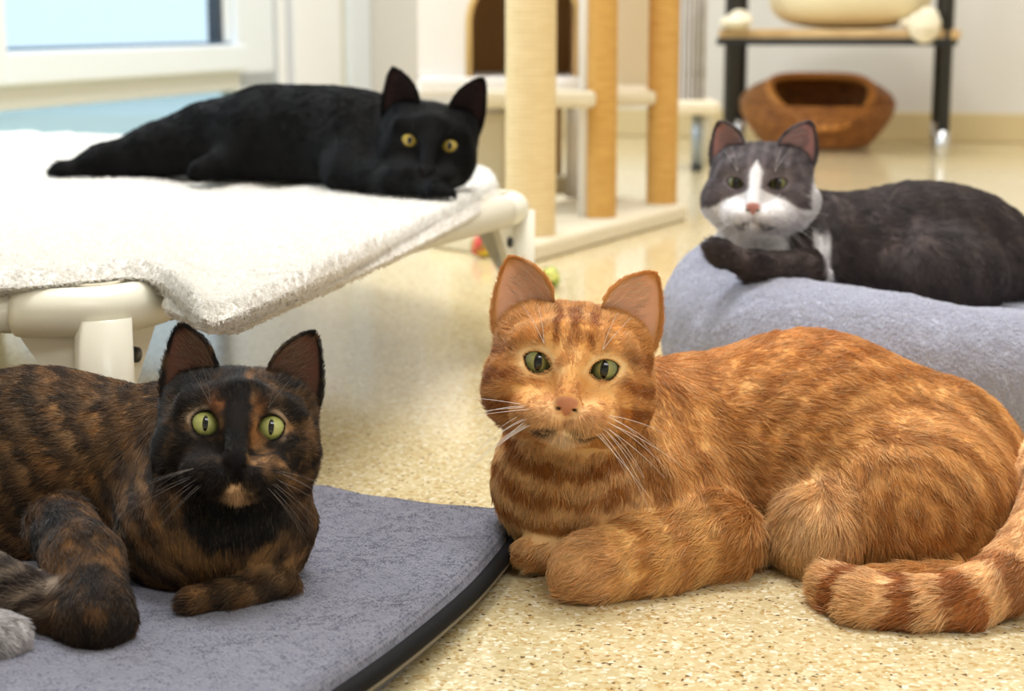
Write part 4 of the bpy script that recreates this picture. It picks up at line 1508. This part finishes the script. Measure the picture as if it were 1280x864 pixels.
# ------------------------------------------------------------------ cat tree
def tree():
    R = root('cat_tree', (0.1, 2.9, 0), 'beige cat tree with sisal posts standing behind the raised bed', 'cat tree')
    plush = mat('beige_plush', lin(222, 208, 178), 0.95, sheen=0.3, bump=(160, 0.5, 0.006))
    white = mat('white_plush', lin(238, 232, 226), 0.95, sheen=0.3, bump=(160, 0.5, 0.006))
    b = [Z(668, 329)[:2], Z(860, 275)[:2], None, Z(535, 309)[:2]]
    b[2] = b[1] + b[3] - b[0]
    prism('base_board', b, 0.0, 0.028, plush, R, 0.006)
    sis1 = mat('pale_sisal_rope', lin(226, 200, 150), 0.9)
    sis2 = mat('golden_sisal_rope', lin(208, 160, 84), 0.9)
    noise_color(sis1, lin(218, 192, 142), lin(230, 206, 160), 30, stretch=(1, 1, 12))
    noise_color(sis2, lin(196, 148, 74), lin(212, 166, 92), 30, stretch=(1, 1, 12))
    def post(u, Y, r, m, z0=0.028, z1=0.9, pitch=0.0062):
        c = P(u, 300, Y)[:2]
        c = np.array([(u - 640) / F_PX * Y / _c * 1.0, Y])
        # wound rope: a ribbed sleeve, each turn a raised ring
        nz = int((z1 - z0) / pitch) * 4
        V, F = [], []
        seg = 36
        for i in range(nz + 1):
            z = z0 + (z1 - z0) * i / nz
            rr = r + 0.0010 * abs(math.sin(math.pi * i / 4))
            for k in range(seg):
                a = 2 * math.pi * k / seg
                V.append((c[0] + rr * math.cos(a), c[1] + rr * math.sin(a), z))
        for i in range(nz):
            for k in range(seg):
                k2 = (k + 1) % seg
                F.append((i * seg + k, i * seg + k2, (i + 1) * seg + k2, (i + 1) * seg + k))
        mesh_obj('sisal_post', V, np.array(F), m, R)
        return c
    c1 = post(663, 2.68, 0.0375, sis1)
    c2 = post(747, 2.93, 0.0285, sis2)
    c3 = post(824, 3.15, 0.0268, sis2)
    tube('white_cord_sleeve', [(c2[0] - 0.027, c2[1] - 0.014, 0.028), (c2[0] - 0.027, c2[1] - 0.014, 0.9)], 0.0085, white, R, 14)
    # white cloth strip on post two
    ln = np.array([c2[0] - 0.030, c2[1] - 0.006])
    # platforms at the middle height
    zp = P(700, 132, 2.95)[2]
    zt = P(700, 112, 2.95)[2]
    d = unit(c3 - c1); nrm2 = np.array([-d[1], d[0]])
    pp = lambda u, Y: np.array([(u - 640) / F_PX * Y / _c, Y])
    prism('platform', [pp(598, 2.86), pp(742, 2.86), pp(742, 3.20), pp(598, 3.20)], zp, zt, plush, R, 0.008)
    prism('platform', [pp(742, 3.05), pp(816, 3.12), pp(800, 3.5), pp(745, 3.5)], zp - 0.008, P(780, 114, 3.1)[2], plush, R, 0.008)
    # condo with an arched doorway
    Yc = 3.02
    x0, x1 = pp(526, Yc)[0], pp(728, Yc)[0]
    z0, z1 = P(600, 112, Yc)[2], P(600, -90, Yc)[2]
    ax0, ax1 = pp(588, Yc)[0], pp(722, Yc)[0]
    zb = P(600, 96, Yc)[2]; zs_ = P(600, 28, Yc)[2]; cx = (ax0 + ax1) / 2; ra = (ax1 - ax0) / 2
    arch = [(ax0, zb), (ax0, zs_)] + [(cx - ra * math.cos(t), zs_ + ra * 0.95 * math.sin(t)) for t in np.linspace(0.12, math.pi - 0.12, 16)] + [(ax1, zs_), (ax1, zb)]
    outer = []
    n = len(arch)
    # matching outer ring, so the wall is a strip of quads round the opening
    for i, (x, z) in enumerate(arch):
        if i == 0: outer.append((x0, zb))
        elif i == n - 1: outer.append((x1, zb))
        else:
            t = i / (n - 1)
            if t < 0.25: outer.append((x0, zb + (z1 - zb) * t / 0.25))
            elif t > 0.75: outer.append((x1, zb + (z1 - zb) * (1 - t) / 0.25))
            else: outer.append((x0 + (x1 - x0) * (t - 0.25) / 0.5, z1))
    Vv, Ff = [], []
    for yy in (Yc, Yc + 0.018):
        for x, z in arch: Vv.append((x, yy, z))
        for x, z in outer: Vv.append((x, yy, z))
    for i in range(n - 1):
        Ff.append((i, n + i, n + i + 1, i + 1))
        Ff.append((2 * n + i, 2 * n + i + 1, 3 * n + i + 1, 3 * n + i))
        Ff.append((i, i + 1, 2 * n + i + 1, 2 * n + i))
    K = mesh_obj('condo_front', Vv, Ff, white, R, smooth=False)
    tube('arch_trim', [(x, Yc - 0.004, z) for x, z in arch], 0.006, mat('tan_trim', lin(206, 172, 112), 0.9), K, 8)
    inner_m = mat('brown_lining', lin(214, 172, 118), 0.95)
    V, F = box_v((x0, Yc + 0.018, z0), (x0 + 0.018, Yc + 0.34, z1)); mesh_obj('condo_wall', V, F, inner_m, R, False)
    V, F = box_v((x1 - 0.018, Yc + 0.018, z0), (x1, Yc + 0.34, z1)); mesh_obj('condo_wall', V, F, inner_m, R, False)
    V, F = box_v((x0, Yc + 0.34, z0), (x1, Yc + 0.358, z1)); mesh_obj('condo_wall', V, F, inner_m, R, False)
    V, F = box_v((x0, Yc, z1), (x1, Yc + 0.358, z1 + 0.02)); bevel(mesh_obj('condo_roof', V, F, white, R, False), 0.006)
    V, F = box_v((x0, Yc - 0.03, z0 - 0.01), (x1, Yc + 0.358, zb)); bevel(mesh_obj('condo_floor', V, F, white, R, False), 0.008)
    # low tunnel below the platform, left of the front post
    Yt = 3.12
    V, F = box_v((pp(560, Yt)[0], Yt, 0.028), (pp(641, Yt)[0], Yt + 0.22, P(600, 140, Yt)[2])); bevel(mesh_obj('lower_box', V, F, plush, R, False), 0.02)
    # further legs and base behind
    for u, Y, r, mm in ((715, 3.25, 0.014, white), (738, 3.30, 0.009, white), (694, 3.35, 0.012, mat('brown_post', lin(170, 140, 104), 0.9))):
        c = pp(u, Y)
        tube('post', [(c[0], Y, 0.028), (c[0], Y, zp)], r, mm, R, 18)
    V, F = box_v((pp(640, 3.3)[0], 3.3, 0.028), (pp(735, 3.3)[0], 3.42, 0.062)); bevel(mesh_obj('step', V, F, plush, R, False), 0.006)
    # hanging plush curtain between the right-hand posts
    V, F = box_v((pp(768, 3.4)[0], 3.4, P(790, 118, 3.4)[2]), (pp(820, 3.4)[0], 3.43, 0.95)); bevel(mesh_obj('back_panel', V, F, plush, R, False), 0.008)


def side_stand():
    """white stand with grey feet right of the cat tree"""
    R = root('fabric_stand', (0.45, 4.2, 0), 'white fabric stand on grey metal feet between the cat tree and the shelf', 'stand')
    Y = 4.15
    pp = lambda u, v, Y=Y: P(u, v, Y)
    cloth = mat('white_curtain', lin(222, 216, 212), 0.9, bump=(20, 0.5, 0.02))
    x0, x1 = pp(850, 100)[0], pp(886, 100)[0]
    n = 30
    V = []
    for k in range(n + 1):
        x = x0 + (x1 - x0) * k / n
        y = Y + 0.05 + 0.008 * math.sin(k * 1.3)
        for z in (pp(860, 128)[2], 1.0):
            V.append((x, y, z))
    F = [(2 * k, 2 * k + 2, 2 * k + 3, 2 * k + 1) for k in range(n)]
    o = mesh_obj('curtain', V, F, cloth, R); sm = o.modifiers.new('s', 'SOLIDIFY'); sm.thickness = 0.006
    V, F = box_v((pp(846, 0)[0], Y - 0.03, pp(860, 143)[2]), (pp(902, 0)[0], Y + 0.20, pp(860, 126)[2]))
    bevel(mesh_obj('platform', V, F, mat('cream_plush_pad', lin(226, 212, 184), 0.95), R, False), 0.01)
    gm = mat('grey_metal', lin(150, 158, 166), 0.35, metal=0.6)
    blk = mat('black_rubber', lin(30, 34, 36), 0.6)
    for u in (874,):
        c = pp(u, 100)
        tube('leg', [(c[0], Y + 0.02, 0.012), (c[0], Y + 0.02, pp(860, 140)[2])], 0.013, gm, R, 18)
        tube('rubber_foot', [(c[0], Y + 0.02, 0.0), (c[0], Y + 0.02, 0.014)], 0.014, blk, R, 18)
    c = pp(896, 100)
    tube('leg', [(c[0] + 0.0, Y + 0.18, 0.0), (c[0], Y + 0.18, pp(860, 140)[2])], 0.010, mat('cream_leg', lin(214, 204, 180), 0.6), R, 18)


# ------------------------------------------------------------------ shelf
def shelf():
    R = root('shelf_unit', (1.0, 4.75, 0), 'black metal shelf with wooden board and chrome feet by the back wall', 'shelf')
    blk = mat('black_metal', lin(22, 24, 28), 0.4)
    chrome = mat('chrome_foot', lin(205, 205, 205), 0.2, metal=0.8)
    wood = mat('light_wood', lin(206, 172, 120), 0.45)
    noise_color(wood, lin(190, 152, 100), lin(216, 184, 132), 8, stretch=(1, 9, 9))
    fr = lambda u, v: Z(u, v, 0.0)
    A = Z(1177, 197)[:2]                     # front right foot
    Yf = A[1]
    dep = unit(np.array([0.20, 1.0]))
    L = np.array([(904 - 640) / F_PX * (Yf + 0.12) / _c, Yf + 0.10])
    legs = [A, L, A + dep * 0.40, L + dep * 0.40]
    zb, zt = P(1100, 50, Yf)[2], P(1100, 41, Yf)[2]
    for i, p in enumerate(legs):
        tube('leg', [(p[0], p[1], 0.065), (p[0], p[1], 1.1)], 0.0165, blk, R, 18)
        tube('foot', [(p[0], p[1], 0.0), (p[0], p[1], 0.068)], 0.018, chrome, R, 18)
    o = prism('shelf_board', [A + [0.03, -0.02], legs[2] + [0.03, 0.02], legs[3] + [-0.03, 0.02], L + [-0.035, -0.02]], zb + 0.002, zt + 0.008, wood, R, 0.003)
    prism('shelf_rim', [A + [0.0, -0.03], A + [0.0, -0.012], L + [-0.04, -0.012], L + [-0.04, -0.03]], zb - 0.014, zb + 0.004, blk, R, 0.002)
    prism('shelf_rim', [A + [0.008, 0.0], legs[2], legs[2] + [0.02, 0], A + [0.028, 0.0]], zb - 0.014, zb + 0.004, blk, R, 0.002)
    zz = zt + 0.008
    # pet bed on the shelf
    cx_ = (1042 - 640) / F_PX * 4.85 / _c
    B = root('cushion_bed', (cx_, Yf + 0.22, zz), 'cream cushion bed on top of the wooden shelf board', 'pet bed')
    mc = mat('cream_fabric', lin(226, 210, 170), 0.9, bump=(120, 0.4, 0.004))
    rx = 100 / F_PX * 4.6
    def fb(p):
        q = (p - np.array([cx_, Yf + 0.22, zz + 0.085])) / np.array([rx, 0.17, 0.085])
        d = ((np.abs(q) ** 2.8).sum(-1) + 1e-12) ** (1 / 2.8) - 1
        d2 = np.linalg.norm((p - np.array([cx_, Yf + 0.2, zz + 0.19])) / np.array([rx * 0.72, 0.13, 0.10]), axis=-1) - 1
        return smax(d * 0.085, -d2 * 0.08, 0.02)
    V, F = surface_nets(fb, (cx_ - rx - .02, Yf + 0.03, zz - 0.01), (cx_ + rx + .02, Yf + 0.41, zz + 0.20), 0.010)
    q = F[::31]; N = grad(fb, V)
    if ((np.cross(V[q[:, 1]] - V[q[:, 0]], V[q[:, 2]] - V[q[:, 0]]) * N[q[:, 0]]).sum(1) > 0).mean() < 0.5: F = F[:, ::-1]
    mesh_obj('shell', V, F, mc, B)
    # cloth corners that hang over the board at both ends
    fl = mat('cream_fleece', lin(232, 220, 192), 0.95, bump=(200, 0.5, 0.004))
    def heap(parts_, lab):
        def f(p):
            d = None
            for cc, rr in parts_:
                x = sd_el(p, np.array(cc), np.array(rr))
                d = x if d is None else smin(d, x, 0.02)
            return d + 0.004 * vnoise(p * 45, 3)
        cs = np.array([a for a, b in parts_]); rs = np.array([b for a, b in parts_])
        V, F = surface_nets(f, (cs - rs).min(0) - 0.015, (cs + rs).max(0) + 0.015, 0.006)
        q = F[::31]; N = grad(f, V)
        if ((np.cross(V[q[:, 1]] - V[q[:, 0]], V[q[:, 2]] - V[q[:, 0]]) * N[q[:, 0]]).sum(1) > 0).mean() < 0.5: F = F[:, ::-1]
        tag(mesh_obj('fleece_cloth', V, F, fl), lab, 'cloth', 'fleece cloths on the shelf')
    X = lambda u: P(u, 40, Yf)[0]
    ZZ = lambda v: P(1100, v, Yf)[2]
    heap([((X(1150), Yf - 0.040, ZZ(30)), (0.048, 0.012, 0.034)), ((X(1150), Yf - 0.044, ZZ(42)), (0.026, 0.010, 0.026)),
          ((X(1152), Yf + 0.05, zz + 0.016), (0.044, 0.09, 0.013)), ((X(1163), Yf + 0.04, zz + 0.03), (0.028, 0.05, 0.028))],
         'cream fleece cloth hanging over the right end of the shelf')
    heap([((X(922), Yf + 0.06, zz + 0.018), (0.042, 0.06, 0.017)), ((X(930), Yf + 0.08, zz + 0.03), (0.024, 0.04, 0.022))],
         'cream fleece cloth bunched at the left end of the shelf')


def basket():
    c = np.array([(1011 - 640) / F_PX * 4.95 / _c, 4.93])
    W = 94 / F_PX * 4.95
    R = root('wicker_basket', (*c, 0), 'brown wicker cat basket with oval opening under the shelf', 'basket')
    wick = mat('brown_wicker', lin(150, 84, 34), 0.5)
    noise_color(wick, lin(122, 72, 28), lin(184, 118, 52), 45, stretch=(1, 1, 3))
    rimm = mat('wicker_rim', lin(208, 138, 62), 0.45)
    seg, rings, sub = 120, 34, 4
    # mouth ring: an oval tilted toward the room; shoulder ring: the widest round
    V = []
    for i in range(rings * sub + 1):
        t = i / (rings * sub)
        bulge = 0.0028 * abs(math.sin(math.pi * i / sub))
        for k in range(seg):
            a = 2 * math.pi * k / seg
            sa, ca = math.sin(a), math.cos(a)
            back = (sa + 1) / 2
            foot = np.array([ca * W * 0.66, sa * W * 0.50, 0.004])
            wide = np.array([ca * W, sa * W * 0.74, 0.120 + 0.012 * back])
            mouth = np.array([ca * W * 0.66, -0.045 + sa * W * 0.52, 0.064 + 0.132 * back ** 0.9 + 0.030 * ca * ca])
            # quadratic sweep foot > wide > mouth
            if t < 0.55:
                u = t / 0.55
                u2 = math.sin(u * math.pi / 2)
                q = foot + (wide - foot) * np.array([u2, u2, u])
            else:
                u = (t - 0.55) / 0.45
                u2 = 1 - math.cos(u * math.pi / 2)
                q = wide + (mouth - wide) * np.array([u2, u2, math.sin(u * math.pi / 2)])
            w = bulge + 0.0020 * math.sin(a * 30 + math.pi * (i // sub))
            V.append((c[0] + q[0] + ca * w, c[1] + q[1] + sa * w, q[2]))
    F = [(i * seg + k, i * seg + (k + 1) % seg, (i + 1) * seg + (k + 1) % seg, (i + 1) * seg + k) for i in range(rings * sub) for k in range(seg)]
    o = mesh_obj('woven_shell', V, np.array(F), wick, R)
    sm = o.modifiers.new('s', 'SOLIDIFY'); sm.thickness = 0.006; sm.offset = -1
    mo = np.array(V[-seg:])
    tube('rim', np.vstack([mo, mo[:2]]), 0.011, rimm, R, 12)
    V3 = [(c[0] + math.cos(2 * math.pi * k / 40) * W * 0.66, c[1] + math.sin(2 * math.pi * k / 40) * W * 0.50, 0.006) for k in range(40)]
    mesh_obj('bottom', V3, [tuple(range(40))], wick, R, False)


def toy_ball(u, v, Y, r, cols, label, seed):
    c = P(u, v, Y); c[2] = r
    rng = np.random.default_rng(seed)
    # knobbly ball: an icosphere-like grid with raised bobbles
    nl, ns = 20, 28
    V, C = [], []
    cent = unit(rng.standard_normal((26, 3)))
    cc = rng.integers(0, len(cols), 26)
    for i in range(nl + 1):
        t = math.pi * i / nl
        for j in range(ns):
            a = 2 * math.pi * j / ns
            d = np.array([math.sin(t) * math.cos(a), math.sin(t) * math.sin(a), math.cos(t)])
            dd = cent @ d
            k = int(np.argmax(dd))
            V.append(c + d * r * (0.88 + 0.12 * max(0, min(1, (dd[k] - 0.8) * 6))))
            C.append(cols[cc[k]])
    F = [(i * ns + j, (i + 1) * ns + j, (i + 1) * ns + (j + 1) % ns, i * ns + (j + 1) % ns) for i in range(nl) for j in range(ns)]
    o = mesh_obj('toy_ball', V, F, MAT_TOY, None, colors=np.array(C))
    tag(o, label, 'toy', 'woolly toy balls on the floor')


MAT_TOY = mat('toy_wool', rough=0.8, attr='Col')
T0 = time.time()
bed()
blanket()
grey_mat()
round_bed()
tree()
side_stand()
shelf()
basket()
Yb = Z(604, 322)[1]
toy_ball(603, 308, Yb, 0.0185, [lin(222, 200, 60), lin(196, 60, 60), lin(150, 70, 96), lin(120, 140, 60), lin(214, 120, 90)], 'red and yellow woolly toy ball behind the far bed leg', 1)
Yb = Z(688, 361)[1]
toy_ball(687, 349, Yb, 0.0150, [lin(200, 208, 90), lin(214, 214, 120), lin(70, 60, 50), lin(150, 170, 70)], 'green and black woolly toy ball near the cat tree base', 5)
print('things', time.time() - T0)
ginger()
tortie()
black()
grey()
print('script', time.time() - T0)
